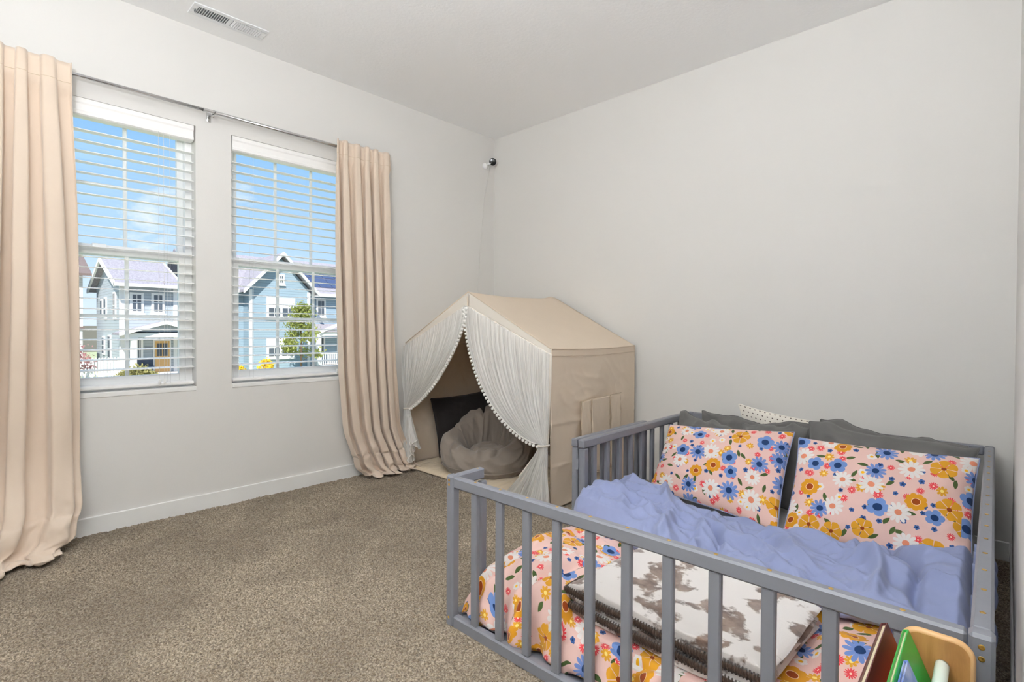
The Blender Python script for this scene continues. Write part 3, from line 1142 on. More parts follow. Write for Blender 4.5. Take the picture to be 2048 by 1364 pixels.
# side window with hanging flaps on the wall facing the room
xw = TX1 + 0.012
for (ya, yb) in ((-0.690, -0.592), (-0.580, -0.380), (-0.366, -0.250)):
    def flap(u, v, ya=ya, yb=yb):
        y = lerp(ya, yb, u)
        z = lerp(0.610 + 0.016 * (y + 0.69) / 0.44, 0.150, v)
        x = xw + 0.004 + 0.006 * fbm(u * 2 + ya * 9, v * 4, 57, 3) + 0.004 * np.sin(PI * v)
        return x, y, z
    sheet('window_flap', flap, 24, 50, 'canvas', tent, 0.002)
    for yy in (ya, yb):
        seam([(xw + 0.006 + 0.003 * math.sin(k * 1.7 + yy * 9), yy, lerp(0.612, 0.15, k / 10)) for k in range(11)], 0.0022)
seam([(xw + 0.004, -0.70, 0.611), (xw + 0.004, -0.24, 0.628)], 0.0025)
seam([(xw + 0.004, -0.70, 0.148), (xw + 0.004, -0.24, 0.148)], 0.004)

# quilted floor mat
def mat_fn(u, v):
    x = lerp(0.055, 1.435, u)
    yf = -1.000 + 0.05 * u + 0.03 * (np.abs(2 * u - 1)) ** 6
    y = lerp(yf, -0.075, v)
    q = np.abs(np.sin(x * PI / 0.05)) ** 0.5
    edge = np.minimum(1, np.minimum(np.minimum(u, 1 - u) * 40, np.minimum(v, 1 - v) * 30))
    z = 0.012 + (0.010 + 0.010 * q) * np.sqrt(np.clip(edge, 0, 1)) + 0.002 * perlin(x * 12, y * 12, 3)
    return x, y, z


mt = thing('floor_mat', 'cream channel-quilted floor mat spread under the play tent', 'mat', (0, 0, 0))
sheet('quilted_top', mat_fn, 240, 70, 'quilt_cream', mt, 0)
MB().tube([(lerp(0.055, 1.435, k / 40), -1.000 + 0.05 * k / 40 + 0.03 * abs(k / 20 - 1) ** 6, 0.015) for k in range(41)], 0.006, 8).build('bound_edge', 'quilt_cream', mt, True)


# ------------------------------------------------------------------ pillows and cushions
def pillow(name, label, cat, TL, TR_, BL, BR, thick, front, back=None, group=None, seed=0, res=56, wr=0.012, pinch=0.045, parent_fn=None, sag=0.0, lump=0.0):
    TL, TR_, BL, BR = [np.array(q, float) for q in (TL, TR_, BL, BR)]
    if parent_fn:
        TL, TR_, BL, BR = [np.array(parent_fn(*q)) for q in (TL, TR_, BL, BR)]
    o = thing(name, label, cat, tuple((BL + BR) / 2), 0, group)
    org = (BL + BR) / 2
    a = np.linspace(-1, 1, res)
    a = np.sign(a) * (1 - (1 - np.abs(a)) ** 1.35)
    U, V = np.meshgrid(a, a, indexing='ij')
    u, v = (U + 1) / 2, (V + 1) / 2
    # concave outline between pointed corners
    uu2 = 0.5 + (u - 0.5) * (1 - pinch * (1 - V ** 2) * np.abs(U) ** 1.5)
    vv2 = 0.5 + (v - 0.5) * (1 - pinch * 1.3 * (1 - U ** 2) * np.abs(V) ** 1.5)
    P = (BL[None, None] * ((1 - uu2) * (1 - vv2))[..., None] + BR * (uu2 * (1 - vv2))[..., None] + TL * ((1 - uu2) * vv2)[..., None] + TR_ * (uu2 * vv2)[..., None])
    P = P + np.stack([0 * U, 0 * U, lump * (perlin(u * 3.2, v * 2, seed + 70) + 0.5 * perlin(u * 8, v * 4, seed + 71)) * v], -1)
    eu = (BR - BL + TR_ - TL); ev = (TL - BL + TR_ - BR)
    nrm = np.cross(eu, ev); nrm = nrm / np.linalg.norm(nrm)
    wid, hei = np.linalg.norm(eu) / 2, np.linalg.norm(ev) / 2
    prof = (np.clip(1 - U ** 2, 0, 1) * np.clip(1 - V ** 2, 0, 1))
    prof = prof ** 0.42
    edge = np.clip(1 - np.maximum(np.abs(U), np.abs(V)), 0, 1)
    for side, mt_, nm in ((1, front, 'front_panel'), (-1, back or front, 'back_panel')):
        w1 = ridge(u * wid * 7 + side, v * hei * 7, seed + side * 2, 3, 1.6) - 0.4
        w2 = fbm(u * wid * 5, v * hei * 5, seed + 7 + side, 3)
        t_ = thick * 0.5 * prof + (wr * (0.6 * w1 + 0.8 * w2)) * smooth01(edge * 5)
        Q = P + nrm * (side * t_)[..., None] - org
        Q[..., 2] -= sag * prof
        uvs = np.stack([u * wid + seed * 0.37, v * hei + seed * 0.71], -1)
        link(nm, grid_mesh(nm, Q, uvs), mt_, o)
    ring = np.concatenate([P[:, 0], P[-1, 1:], P[-2::-1, -1], P[0, -2:0:-1]]) - org
    MB().tube([tuple(q) for q in ring[::2]], 0.0035, 6, closed=True).build('edge_seam', back or front, o, True)
    return o


pillow('floor_cushion', 'large black velour cushion standing behind the grey bean bag in the tent', 'cushion',
       (0.085, -0.77, 0.50), (0.135, -0.16, 0.53), (0.155, -0.735, 0.045), (0.19, -0.14, 0.045), 0.13, 'black_velour', seed=5, wr=0.016)
pillow('patterned_cushion', 'black and cream patterned cushion tucked beside the bean bag in the tent', 'cushion',
       (0.93, -0.28, 0.36), (1.30, -0.42, 0.36), (0.93, -0.36, 0.05), (1.28, -0.50, 0.05), 0.12, 'patterned_weave', seed=9)

# ------------------------------------------------------------------ grey bean bag chair
bag = thing('bean_bag', 'grey velour bean bag chair with a scooped seat inside the play tent', 'bean bag', (0.60, -0.64, 0.018))
nu, nv = 220, 120
a = np.linspace(0, 2 * PI, nu, endpoint=False)[:, None] * np.ones((1, nv))
s = np.linspace(0, 1, nv)[None, :] * np.ones((nu, 1))
back = 0.5 + 0.5 * np.cos(a - math.radians(118))        # 1 at the back
rim_h = 0.195 + 0.260 * back ** 1.4
R0 = 0.325
# cross-section: base edge -> belly -> outside of the rolled rim -> rim top -> inside of the roll -> hollow
k_s = [0, 0.08, 0.24, 0.40, 0.50, 0.58, 0.67, 0.76, 0.86, 1.0]
kr = [0.55, 0.90, 1.04, 1.03, 0.93, 0.78, 0.62, 0.53, 0.42, 0.0]
kz = [0.0, 0.03, 0.38, 0.72, 0.93, 1.0, 0.92, 0.70, 0.42, 0.34]
rad = np.interp(s, k_s, kr) * R0
zed = np.interp(s, k_s, kz)
ker = np.hanning(11); ker /= ker.sum()
def sm(A):
    B = np.pad(A, ((0, 0), (5, 5)), mode='edge')
    return np.stack([np.convolve(B[i], ker, 'valid') for i in range(A.shape[0])])
rad, zed = sm(rad), sm(zed)
z = np.where(s > 0.76, lerp(zed * rim_h, 0.110, smooth01((s - 0.76) / 0.16)), zed * rim_h)
cre = np.zeros_like(a)
for ac, wd_, dp, tw in ((148, 0.055, 0.060, 0.9), (112, 0.065, 0.075, -0.7), (72, 0.055, 0.055, -0.9), (18, 0.060, 0.050, 1.4), (205, 0.05, 0.022, 0.8), (330, 0.06, 0.022, 1.0)):
    da = np.angle(np.exp(1j * (a - math.radians(ac) - tw * (s - 0.55))))
    cre += dp * np.exp(-(da / wd_) ** 2) * smooth01((s - 0.30) / 0.2) * smooth01((0.95 - s) / 0.15)
ca_, sa_ = np.cos(a), np.sin(a)
lump = 0.030 * fbm(ca_ * 1.5 + s * 1.2, sa_ * 1.5 + s, 61, 3) + 0.030 * (ridge(ca_ * 1.4 + s * 2.0, sa_ * 1.4 - s * 1.5, 63, 2, 1.6) - 0.45)
soft = smooth01(s * 6) * smooth01((1.0 - s) * 6)
rad2 = rad + (lump - cre * 0.55) * soft
z2 = z + (lump * 0.8 - cre * 0.8 * smooth01((s - 0.4) / 0.12)) * smooth01(s * 5 - 0.6) * smooth01((1.02 - s) * 5)
lean = 0.11 * back * smooth01(s * 2)
xb_ = rad2 * ca_ + lean * math.cos(math.radians(118)) * 0.5
yb_ = rad2 * sa_ + lean * math.sin(math.radians(118)) * 0.5
P = np.stack([xb_, yb_, np.maximum(z2, 0.0)], -1)
link('body', grid_mesh('body', P, np.stack([a, s], -1), closed_u=True), 'bag_velour', bag)
# inner seat cushion
nu, nv = 90, 40
a = np.linspace(0, 2 * PI, nu, endpoint=False)[:, None] * np.ones((1, nv))
s = np.linspace(0, 1, nv)[None, :] * np.ones((nu, 1))
rr_ = 0.165 * np.sin(PI * s * 0.5 + 0) ** 0.8 * (1 + 0.12 * np.cos(2 * a + 0.5))
zz_ = 0.075 + 0.115 * np.cos(PI * s * 0.5) ** 0.7 + 0.018 * fbm(np.cos(a) * s * 2, np.sin(a) * s * 2, 67, 3) + 0.014 * (ridge(np.cos(a) * s * 2, np.sin(a) * s * 2, 68, 2) - 0.4)
P = np.stack([rr_ * np.cos(a) + 0.02, rr_ * np.sin(a) - 0.01, zz_], -1)
link('seat_cushion', grid_mesh('seat_cushion', P, np.stack([a, s], -1), closed_u=True), 'bag_velour', bag)
MB().tube([(0.335 * math.cos(q), 0.335 * math.sin(q), 0.062 + 0.01 * math.sin(3 * q)) for q in np.linspace(0, 2 * PI, 60)[:-1]], 0.004, 6, closed=True).build('base_seam', 'bag_velour', bag, True)

# ================================================================== BED
BX, BY, BT = 1.9111, -2.1015, 0.0139
BW, BL_, BZ = 1.433, 2.010, 0.533
cB, sB = math.cos(BT), math.sin(BT)


def bw(u, v, z):
    return (BX + cB * u - sB * v, BY + sB * u + cB * v, z)


def bedloc(o, u=0, v=0, z=0):
    o.location = bw(u, v, z)
    o.rotation_euler = (0, 0, BT)
    return o


bed = bedloc(thing('toddler_bed', 'grey painted wooden floor bed with slatted guard rails and an open gate', 'bed'))
CH = 0.005
PO = 0.036           # post
SW, SD = 0.029, 0.018


def bpart(name, x0, x1, y0, y1, z0, z1, c=CH, mat='grey_paint', parent=None):
    return MB().cbox(x0, x1, y0, y1, z0, z1, c).build(name, mat, parent or bed)


_slat_cache = {}


def bslat(parent, x, y, z0, z1, alongx=True):
    key = (round(z1 - z0, 3), alongx)
    if key not in _slat_cache:
        hx, hy = (SW / 2, SD / 2) if alongx else (SD / 2, SW / 2)
        me = MB().cbox(-hx, hx, -hy, hy, 0, z1 - z0, 0.003).mesh('slat')
        me.materials.append(M['grey_paint'])
        _slat_cache[key] = me
    o = link('slat', _slat_cache[key], None, parent)
    o.location = (x, y, z0)
    return o


scr = MB().lathe([(0.0048, 0.0), (0.0048, 0.0007), (0.0036, 0.0011), (0.0018, 0.0004)], 12).mesh('screw', True)
scr.materials.append(M['brass'])


def screw(parent, loc, rot=(0, 0, 0)):
    o = link('screw', scr, None, parent)
    o.location = loc
    o.rotation_euler = rot
    return o


# corner posts
for (pu, pv) in ((0, 0), (BW - PO, 0), (0, BL_ - PO), (BW - PO, BL_ - PO)):
    pz = BZ + (0.002 if pv == 0 else 0)
    po = bpart('post', pu, pu + PO, pv, pv + PO, 0, pz, 0.006)
    if pv == 0:
        for zz0 in ((BZ - 0.014, BZ - 0.030) if pu == 0 else (BZ - 0.018, BZ - 0.038)):
            screw(po, (pu + PO / 2, -0.0002, zz0), (PI / 2, 0, 0))
        screw(po, (pu + PO * 0.5, -0.0002, 0.032), (PI / 2, 0, 0))
# front panel
fr = bpart('front_rail', PO + 0.001, BW - PO - 0.001, 0.002, 0.030, BZ - 0.040, BZ - 0.001)
bpart('front_rail', PO + 0.001, BW - PO - 0.001, 0.002, 0.030, 0.0, 0.042)
for k in range(11):
    u = 0.1365 + 0.1168 * k
    bslat(bed, u, 0.016, 0.042, BZ - 0.040)
    screw(fr, (u, 0.016, BZ - 0.0012))
# back panel
bpart('back_rail', PO, BW - PO, BL_ - 0.033, BL_ - 0.004, BZ - 0.042, BZ)
bpart('back_rail', PO, BW - PO, BL_ - 0.033, BL_ - 0.004, 0.0, 0.042)
for k in range(11):
    bslat(bed, 0.1365 + 0.1168 * k, BL_ - 0.018, 0.042, BZ - 0.042)
# panel along the wall
rg = bpart('wall_side_rail', BW - 0.034, BW - 0.002, PO, BL_ - PO, BZ - 0.042, BZ)
bpart('wall_side_rail', BW - 0.034, BW - 0.002, PO, BL_ - PO, 0.0, 0.042)
for k in range(16):
    vv = 0.105 + 0.1172 * k
    bslat(bed, BW - 0.018, vv, 0.042, BZ - 0.042, False)
    screw(rg, (BW - 0.018, vv, BZ))
# short return beside the gate opening
rt = bpart('return_rail', 0.002, 0.030, PO, 0.165, BZ - 0.040, BZ)
bpart('return_rail', 0.002, 0.030, PO, 0.165, 0.0, 0.042)
bpart('return_post', 0.004, 0.028, 0.150, 0.178, 0.0, BZ - 0.050, 0.003)
screw(rt, (0.016, 0.140, BZ))
# fixed side panel
bpart('side_rail', -0.012, 0.022, 0.815, BL_ - PO, BZ - 0.040, BZ)
bpart('side_rail', -0.012, 0.022, 0.855, BL_ - PO, 0.0, 0.042)
bpart('side_post', -0.012, 0.022, 0.820, 0.856, 0.0, BZ - 0.042)
for k in range(9):
    bslat(bed, 0.005, 0.925 + 0.1168 * k, 0.042, BZ - 0.040, False)
# gate swung back against it
gt = MB().cbox(-0.052, -0.020, 0.815, 1.50, BZ - 0.040, BZ, CH).build('gate', 'grey_paint', bed)
MB().cbox(-0.052, -0.020, 0.855, 1.46, 0.03, 0.070, CH).build('gate_rail', 'grey_paint', gt)
for vv in (0.820, 1.464):
    MB().cbox(-0.052, -0.020, vv, vv + 0.034, 0.03, BZ - 0.042, CH).build('gate_stile', 'grey_paint', gt)
for k in range(5):
    bslat(gt, -0.036, 0.945 + 0.1168 * k, 0.070, BZ - 0.040, False)
for zz0 in (0.12, 0.39):
    MB().cbox(-0.024, -0.008, 0.812, 0.818, zz0, zz0 + 0.05, 0.001).build('hinge', 'grey_paint', gt)
# floor base board
bpart('base_board', 0.03, BW - 0.036, 0.035, BL_ - 0.036, 0.012, 0.020, 0.002)

mtr = bedloc(thing('mattress', 'white mattress lying inside the grey bed under the bedding', 'mattress'))
MB().cbox(0.060, BW - 0.055, 0.075, BL_ - 0.05, 0.022, 0.150, 0.025).build('body', 'mattress_white', mtr)


# ------------------------------------------------------------------ duvet
duv = thing('duvet', 'floral duvet with its plain blue reverse folded back across the bed', 'duvet', (0, 0, 0))


def to_world(U, V, Z):
    return np.stack([BX + cB * U - sB * V, BY + sB * U + cB * V, Z], -1)


def arc_uv(P):
    du = np.linalg.norm(np.diff(P, axis=0), axis=-1)
    dv = np.linalg.norm(np.diff(P, axis=1), axis=-1)
    k = np.hanning(15); k /= k.sum()
    u = np.concatenate([np.zeros((1, P.shape[1])), np.cumsum(du, 0)], 0)
    v = np.concatenate([np.zeros((P.shape[0], 1)), np.cumsum(dv, 1)], 1)
    u = u - u[u.shape[0] // 2:u.shape[0] // 2 + 1]
    v = v - v[:, v.shape[1] // 2:v.shape[1] // 2 + 1]
    def sm2(A):
        B = np.pad(A, ((7, 7), (7, 7)), mode='reflect', reflect_type='odd')
        B = np.stack([np.convolve(B[:, j], k, 'valid') for j in range(B.shape[1])], 1)
        return np.stack([np.convolve(B[i], k, 'valid') for i in range(B.shape[0])], 0)
    return np.stack([sm2(u), sm2(v)], -1)


# floral side: from the rolled fold down over the foot and against the front bars
nu, nv = 330, 230
a = np.linspace(0, 1, nu)[:, None] * np.ones((1, nv))
b_ = np.linspace(0, 1, nv)[None, :] * np.ones((nu, 1))
U = lerp(0.034, 1.392, a)
# path length along the depth: first the drop, then the top
drop, rad_ = 0.13, 0.06
Lb = b_ * 1.12
dropz = np.clip(Lb / drop, 0, 1)
V = np.where(Lb < drop, 0.062, 0.062 + rad_ * 0.0 + (Lb - drop))
ztop = 0.205 + 0.030 * fbm(U * 3.2, V * 3.2, 101, 2) + 0.030 * (ridge(U * 4.2 + V * 1.2, V * 3.0, 103, 3, 1.8) - 0.45)
ztop = ztop + 0.030 * np.exp(-((U - 0.22) / 0.16) ** 2) * np.exp(-((V - 0.34) / 0.25) ** 2)
ztop = ztop - 0.055 * smooth01((U - 0.42) / 0.08) * smooth01((1.12 - U) / 0.08) * smooth01((0.66 - V) / 0.08)
ztop = ztop - 0.050 * smooth01((U - 0.95) / 0.2) * smooth01((0.5 - V) / 0.2)
# rounded shoulder
dd = np.clip((Lb - drop) / 0.11, 0, 1)
Zt = np.where(Lb < drop, 0.030 + 0.105 * (Lb / drop), 0.135 + (ztop - 0.135) * np.sqrt(np.clip(1 - (1 - dd) ** 2, 0, 1)))
# hanging folds on the drop, pushing out between the bars
fold = 0.5 + 0.5 * np.cos(2 * PI * (U / 0.155 + 0.35 * perlin(U * 3, V * 2 + 3, 111)))
gap = (0.5 - 0.5 * np.cos(2 * PI * (U - 0.1365) / 0.1168)) ** 1.5
lowm = smooth01((0.16 - Zt) / 0.10) + 0.35 * smooth01((0.24 - Zt) / 0.08)
V = V - lowm * (0.024 * fold + 0.014 * perlin(U * 14, Zt * 9, 119)) - 0.030 * gap * smooth01((0.15 - Zt) / 0.09) * (0.6 + 0.8 * perlin(U * 5, V * 0, 113)) + 0.020 * smooth01((0.05 - Zt) / 0.03)
Zt = Zt + 0.044 * (fold - 0.5) * smooth01((0.22 - Lb) / 0.1) * smooth01(Lb / 0.08)
# deep folds near the foot corner
Zt = Zt - 0.028 * np.exp(-((U - 0.30 - 0.35 * (V - 0.1)) / 0.018) ** 2) * smooth01((0.42 - V) / 0.2)
Zt = Zt - 0.030 * np.exp(-((U - 0.135 - 0.25 * (V - 0.1)) / 0.016) ** 2) * smooth01((0.40 - V) / 0.2)
Zt = Zt - 0.022 * np.exp(-((U - 0.47 + 0.30 * (V - 0.1)) / 0.020) ** 2) * smooth01((0.30 - V) / 0.15)
# side edges roll down inside the rails
el = np.clip((U - 0.034) / 0.10, 0, 1)
er = np.clip((1.392 - U) / 0.05, 0, 1)
side = np.sqrt(np.clip(1 - (1 - el) ** 2.2, 0, 1)) * np.sqrt(np.clip(1 - (1 - er) ** 2.2, 0, 1))
Zt = 0.026 + (Zt - 0.026) * (0.22 + 0.78 * side)
U = U + 0.010 * perlin(V * 8, Zt * 10, 117) * (1 - el)
Zt = np.maximum(Zt, 0.026)
Zt = np.where((V > 0.075) & (U > 0.06) & (U < 1.378), np.maximum(Zt, 0.155 * smooth01((V - 0.06) / 0.03)), Zt)
P = to_world(U, V, Zt)
link('floral_side', grid_mesh('floral_side', P, arc_uv(P)), 'floral_cotton', duv)

# blue reverse folded back
nu, nv = 380, 200
a = np.linspace(0, 1, nu)[:, None] * np.ones((1, nv))
s = np.linspace(0, 1, nv)[None, :] * np.ones((nu, 1))
U = lerp(0.026, 1.396, a)
vf = np.interp(U, [0, 0.10, 0.3, 0.6, 0.8, 1.1, 1.4], [0.70, 0.655, 0.60, 0.555, 0.555, 0.575, 0.60]) + 0.030 * perlin(U * 4, U * 0, 121)
vb = np.interp(U, [0, 0.25, 0.55, 0.8, 1.05, 1.2, 1.4], [1.16, 1.16, 1.14, 1.12, 1.14, 1.24, 1.32])
zt = np.interp(U, [0, 0.06, 0.15, 0.28, 0.45, 0.8, 1.05, 1.22, 1.36, 1.4], [0.27, 0.335, 0.350, 0.325, 0.285, 0.268, 0.272, 0.315, 0.325, 0.29])
# profile
ks = [0.0, 0.06, 0.14, 0.24, 0.34, 0.60, 0.85, 1.0]
pv_ = np.interp(s, ks, [0.10, 0.03, -0.02, 0.00, 0.10, 0.45, 0.85, 1.0])
pz_ = np.interp(s, ks, [0.0, 0.02, 0.32, 0.72, 1.0, 0.97, 0.80, 0.25])
ker = np.hanning(21); ker /= ker.sum()
def sm3(A, h=10):
    B = np.pad(A, ((0, 0), (h, h)), mode='edge')
    return np.stack([np.convolve(B[i], ker, 'valid') for i in range(A.shape[0])])
pv_, pz_ = sm3(pv_), sm3(pz_)
V = vf + (vb - vf) * pv_
base = 0.195
Z = base + (zt - base) * pz_
mask = smooth01(s * 8) * smooth01((1 - s) * 5)
wv = V
big = fbm(U * 3.0 + wv, wv * 2.2, 131, 2)
dg = ridge((U * 1.0 + wv * 1.3) * 3.0, (wv - U * 0.45) * 2.4, 133, 2, 2.2, 0.9)
dg2 = ridge((U * 0.6 - wv) * 5.0, (wv + U) * 3.6, 137, 2, 2.2, 0.8)
fine = 3.2 * (ridge(U * 11 + wv * 5, wv * 9 - U * 3, 139, 2, 2.5) - 0.4)
Z = Z + mask * (0.034 * big + 0.054 * (dg - 0.45) + 0.020 * (dg2 - 0.4) + 0.0018 * fine)
V = V - 0.7 * (1 - smooth01((s - 0.1) / 0.3)) * mask * (0.034 * (dg - 0.45) + 0.012 * (dg2 - 0.4))
# a few long drawn folds
for (u1, v1, u2, v2, wd_, am) in ((0.33, 1.08, 0.52, 0.62, 0.020, 0.026), (0.50, 1.06, 0.74, 0.60, 0.018, -0.026), (0.12, 1.0, 0.30, 0.66, 0.020, 0.020), (1.05, 1.10, 1.20, 0.60, 0.018, 0.030), (1.16, 1.20, 1.30, 0.62, 0.016, -0.034), (0.78, 1.05, 1.00, 0.62, 0.025, 0.016), (0.60, 1.0, 0.62, 0.60, 0.02, 0.02)):
    tx, ty = u2 - u1, v2 - v1
    Ln = math.hypot(tx, ty); tx /= Ln; ty /= Ln
    al = (U - u1) * tx + (wv - v1) * ty
    ac = (U - u1) * (-ty) + (wv - v1) * tx + 0.02 * np.sin(al * 14)
    Z += mask * 1.3 * am * np.exp(-(ac / wd_) ** 2) * smooth01(al / 0.08) * smooth01((Ln + 0.05 - al) / 0.10)
el = np.clip((U - 0.026) / 0.07, 0, 1)
er = np.clip((1.396 - U) / 0.045, 0, 1)
side = np.sqrt(np.clip(1 - (1 - el) ** 2.0, 0, 1)) * np.sqrt(np.clip(1 - (1 - er) ** 2.0, 0, 1))
Z = base - 0.03 + (Z - base + 0.03) * side
V = V + (1 - el) * 0.04
P = to_world(U, V, np.maximum(Z, 0.16))
link('blue_fold', grid_mesh('blue_fold', P, arc_uv(P)), 'blue_cotton', duv)
# duvet bulging out between the bars on the wall side
for (v0, v1, zc, hz) in ((0.74, 0.80, 0.20, 0.10), (0.86, 0.92, 0.26, 0.09), (0.975, 1.035, 0.27, 0.08), (1.09, 1.15, 0.27, 0.07)):
    def bul(u, v, v0=v0, v1=v1, zc=zc, hz=hz):
        k = (np.sin(PI * u) * np.sin(PI * v)) ** 0.6
        p = to_world(1.385 + 0.058 * k, lerp(v0, v1, u) + 0 * v, zc + hz * (2 * v - 1) + 0.01 * np.sin(u * 5))
        return p[..., 0], p[..., 1], p[..., 2]
    sheet('bulge', bul, 16, 24, 'blue_cotton', duv, 0)

# ------------------------------------------------------------------ pillows on the bed
G1 = 'floral pillows on the bed'
pillow('floral_pillow', 'pink floral pillow at the gate side of the bed, below the dotted cushion', 'pillow',
       (0.075, 1.585, 0.510), (0.715, 1.600, 0.555), (0.085, 1.330, 0.205), (0.745, 1.235, 0.180), 0.15, 'floral_cotton', 'blue_cotton', G1, 2, 70, 0.015, 0.04, bw)
pillow('floral_pillow', 'pink floral pillow at the wall side of the bed', 'pillow',
       (0.760, 1.500, 0.550), (1.388, 1.560, 0.550), (0.772, 1.215, 0.185), (1.380, 1.225, 0.195), 0.15, 'floral_cotton', 'blue_cotton', G1, 6, 70, 0.015, 0.04, bw)
G2 = 'grey pillows behind the floral ones'
pillow('grey_pillow', 'charcoal linen pillow nearest the gate, behind the first floral pillow', 'pillow',
       (0.060, 1.755, 0.575), (0.420, 1.700, 0.520), (0.060, 1.56, 0.17), (0.40, 1.50, 0.17), 0.12, 'grey_linen', None, G2, 12, 50, 0.030, 0.06, bw, 0.0, 0.035)
pillow('grey_pillow', 'charcoal linen pillow behind the middle of the first floral pillow', 'pillow',
       (0.425, 1.735, 0.550), (0.745, 1.755, 0.560), (0.425, 1.58, 0.17), (0.73, 1.58, 0.17), 0.12, 'grey_linen', None, G2, 14, 50, 0.030, 0.06, bw, 0.0, 0.035)
pillow('grey_pillow', 'charcoal linen pillow against the head rail below the dotted cushion', 'pillow',
       (0.130, 1.900, 0.560), (0.735, 1.880, 0.560), (0.13, 1.80, 0.17), (0.73, 1.80, 0.17), 0.09, 'grey_linen', None, G2, 16, 50, 0.030, 0.06, bw, 0.0, 0.035)
pillow('grey_pillow', 'crumpled charcoal linen pillow behind the second floral pillow', 'pillow',
       (0.755, 1.700, 0.608), (1.385, 1.700, 0.560), (0.77, 1.52, 0.17), (1.36, 1.52, 0.17), 0.19, 'grey_linen', None, G2, 18, 56, 0.030, 0.06, bw, 0.0, 0.035)
pillow('grey_pillow', 'flat charcoal pillow against the head rail at the wall end', 'pillow',
       (0.765, 1.880, 0.590), (1.345, 1.895, 0.550), (0.78, 1.80, 0.17), (1.36, 1.80, 0.17), 0.19, 'grey_linen', None, G2, 20, 50, 0.030, 0.06, bw, 0.0, 0.035)
pillow('dotted_cushion', 'white cushion with small black dots wedged against the head rail', 'cushion',
       (0.335, 1.925, 0.620), (0.755, 1.955, 0.560), (0.40, 1.955, 0.26), (0.74, 1.955, 0.26), 0.045, 'dotted_cotton', None, None, 22, 40, 0.008, 0.05, bw)

# ------------------------------------------------------------------ cow-print throw
thr = thing('throw_blanket', 'folded cow-print fleece throw with dark brown stitched edging on the duvet', 'blanket', bw(0.745, 0.355, 0.178), BT + math.radians(-3))
def slab(name, x0, x1, y0, y1, z0, z1, seed, parent, mat, off=0.0):
    n, mm = 150, 24
    # rounded rectangle swept: param angle around cross-section for each u
    ang = np.linspace(0, 2 * PI, 90, endpoint=False)
    def prof(t, w_, h_, e):
        c, s_ = np.cos(t), np.sin(t)
        return np.sign(c) * np.abs(c) ** e * w_, np.sign(s_) * np.abs(s_) ** e * h_
    tx = np.linspace(-1, 1, n)
    cx, cz = (x0 + x1) / 2, (z0 + z1) / 2
    px, pz = prof(ang, 1, 1, 0.28)
    A, Tt = np.meshgrid(np.arange(90), tx, indexing='ij')
    end = np.clip(1 - np.abs(Tt) ** 9, 0, 1) ** 0.6
    yy = lerp(y0, y1, (px[A] * 0.5 + 0.5))
    xx = cx + (x1 - x0) / 2 * Tt
    top = pz[A] > 0
    hgt = (z1 - z0) / 2 * end
    nz = 0.012 * fbm(xx * 5, yy * 5, seed, 3) + 0.010 * (ridge(xx * 4, yy * 4, seed + 2, 2) - 0.4)
    zz = cz + pz[A] * hgt + np.where(top, nz * (0.3 + 0.7 * np.abs(px[A]) ** 0 ) * end, 0.3 * nz)
    yy = yy + 0.010 * perlin(xx * 5, zz * 5, seed + 6)
    xx = xx + 0.010 * perlin(yy * 5, zz * 5, seed + 7) * np.abs(Tt) ** 3
    P = np.stack([xx, yy, zz], -1)
    P = np.concatenate([P, P[:1]], 0)
    uv = np.stack([P[..., 0] + off, P[..., 1] + P[..., 2] * 1.0 + off], -1)
    return link(name, grid_mesh(name, P, uv), mat, parent)


slab('top_layer', -0.305, 0.305, -0.215, 0.215, 0.032, 0.072, 141, thr, 'cow_fleece', 0.3)
slab('middle_layer', -0.310, 0.300, -0.225, 0.21, 0.008, 0.040, 145, thr, 'cow_fleece', 1.3)
slab('bottom_layer', -0.315, 0.295, -0.238, 0.205, -0.022, 0.014, 149, thr, 'cow_fleece', 2.3)
for (zl, yo, sd_) in ((0.036, -0.226, 1), (0.006, -0.240, 2)):
    b = MB()
    pth = []
    for k in range(70):
        x = lerp(-0.315, 0.30, k / 69)
        pth.append((x, yo + 0.010 * float(perlin(x * 5, 1.0, 150 + sd_)), zl + 0.008 * float(perlin(x * 6, 2.0, 153 + sd_))))
    b.tube([(pth[0][0] - 0.006, yo + 0.16, zl + 0.004), (pth[0][0] - 0.008, yo + 0.05, zl)] + pth, 0.0085, 8)
    for k in range(0, 69, 1):
        p = Vector(pth[k]); q = Vector(pth[k + 1])
        b.tube([p + Vector((0, 0.008, 0.010)), p.lerp(q, 0.5) + Vector((0, -0.010, 0.006)), q + Vector((0, -0.010, -0.005))], 0.0024, 5)
    b.build('stitched_edging', 'whipstitch_brown', thr, True)

# ------------------------------------------------------------------ book rack and books beside the bed's front post
rack = bedloc(thing('book_rack', 'wooden end board of a children\'s book rack with white dowels beside the bed post', 'book rack'))
def rbox_poly(x0, x1, z0, z1, r, n=6):
    pts = [(x0, z0), (x1, z0)]
    for (cx, cz, a0) in ((x1 - r, z1 - r, 0), (x0 + r, z1 - r, PI / 2)):
        for k in range(n + 1):
            an = a0 + PI / 2 * k / n
            pts.append((cx + r * math.cos(an), cz + r * math.sin(an)))
    return pts
for v0 in (-0.046, -0.560):
    bo = MB().prism(rbox_poly(1.314, 1.402, 0.0, 0.528, 0.022), v0, v0 + 0.014, 'y').build('end_board', 'oak_board', rack)
    ed = rbox_poly(1.314, 1.402, 0.0, 0.528, 0.022)
    MB().tube([(p[0], v0 + 0.007, p[1]) for p in ed[1:] + ed[:1]], 0.0072, 6).build('rounded_edge', 'board_edge', bo, True)
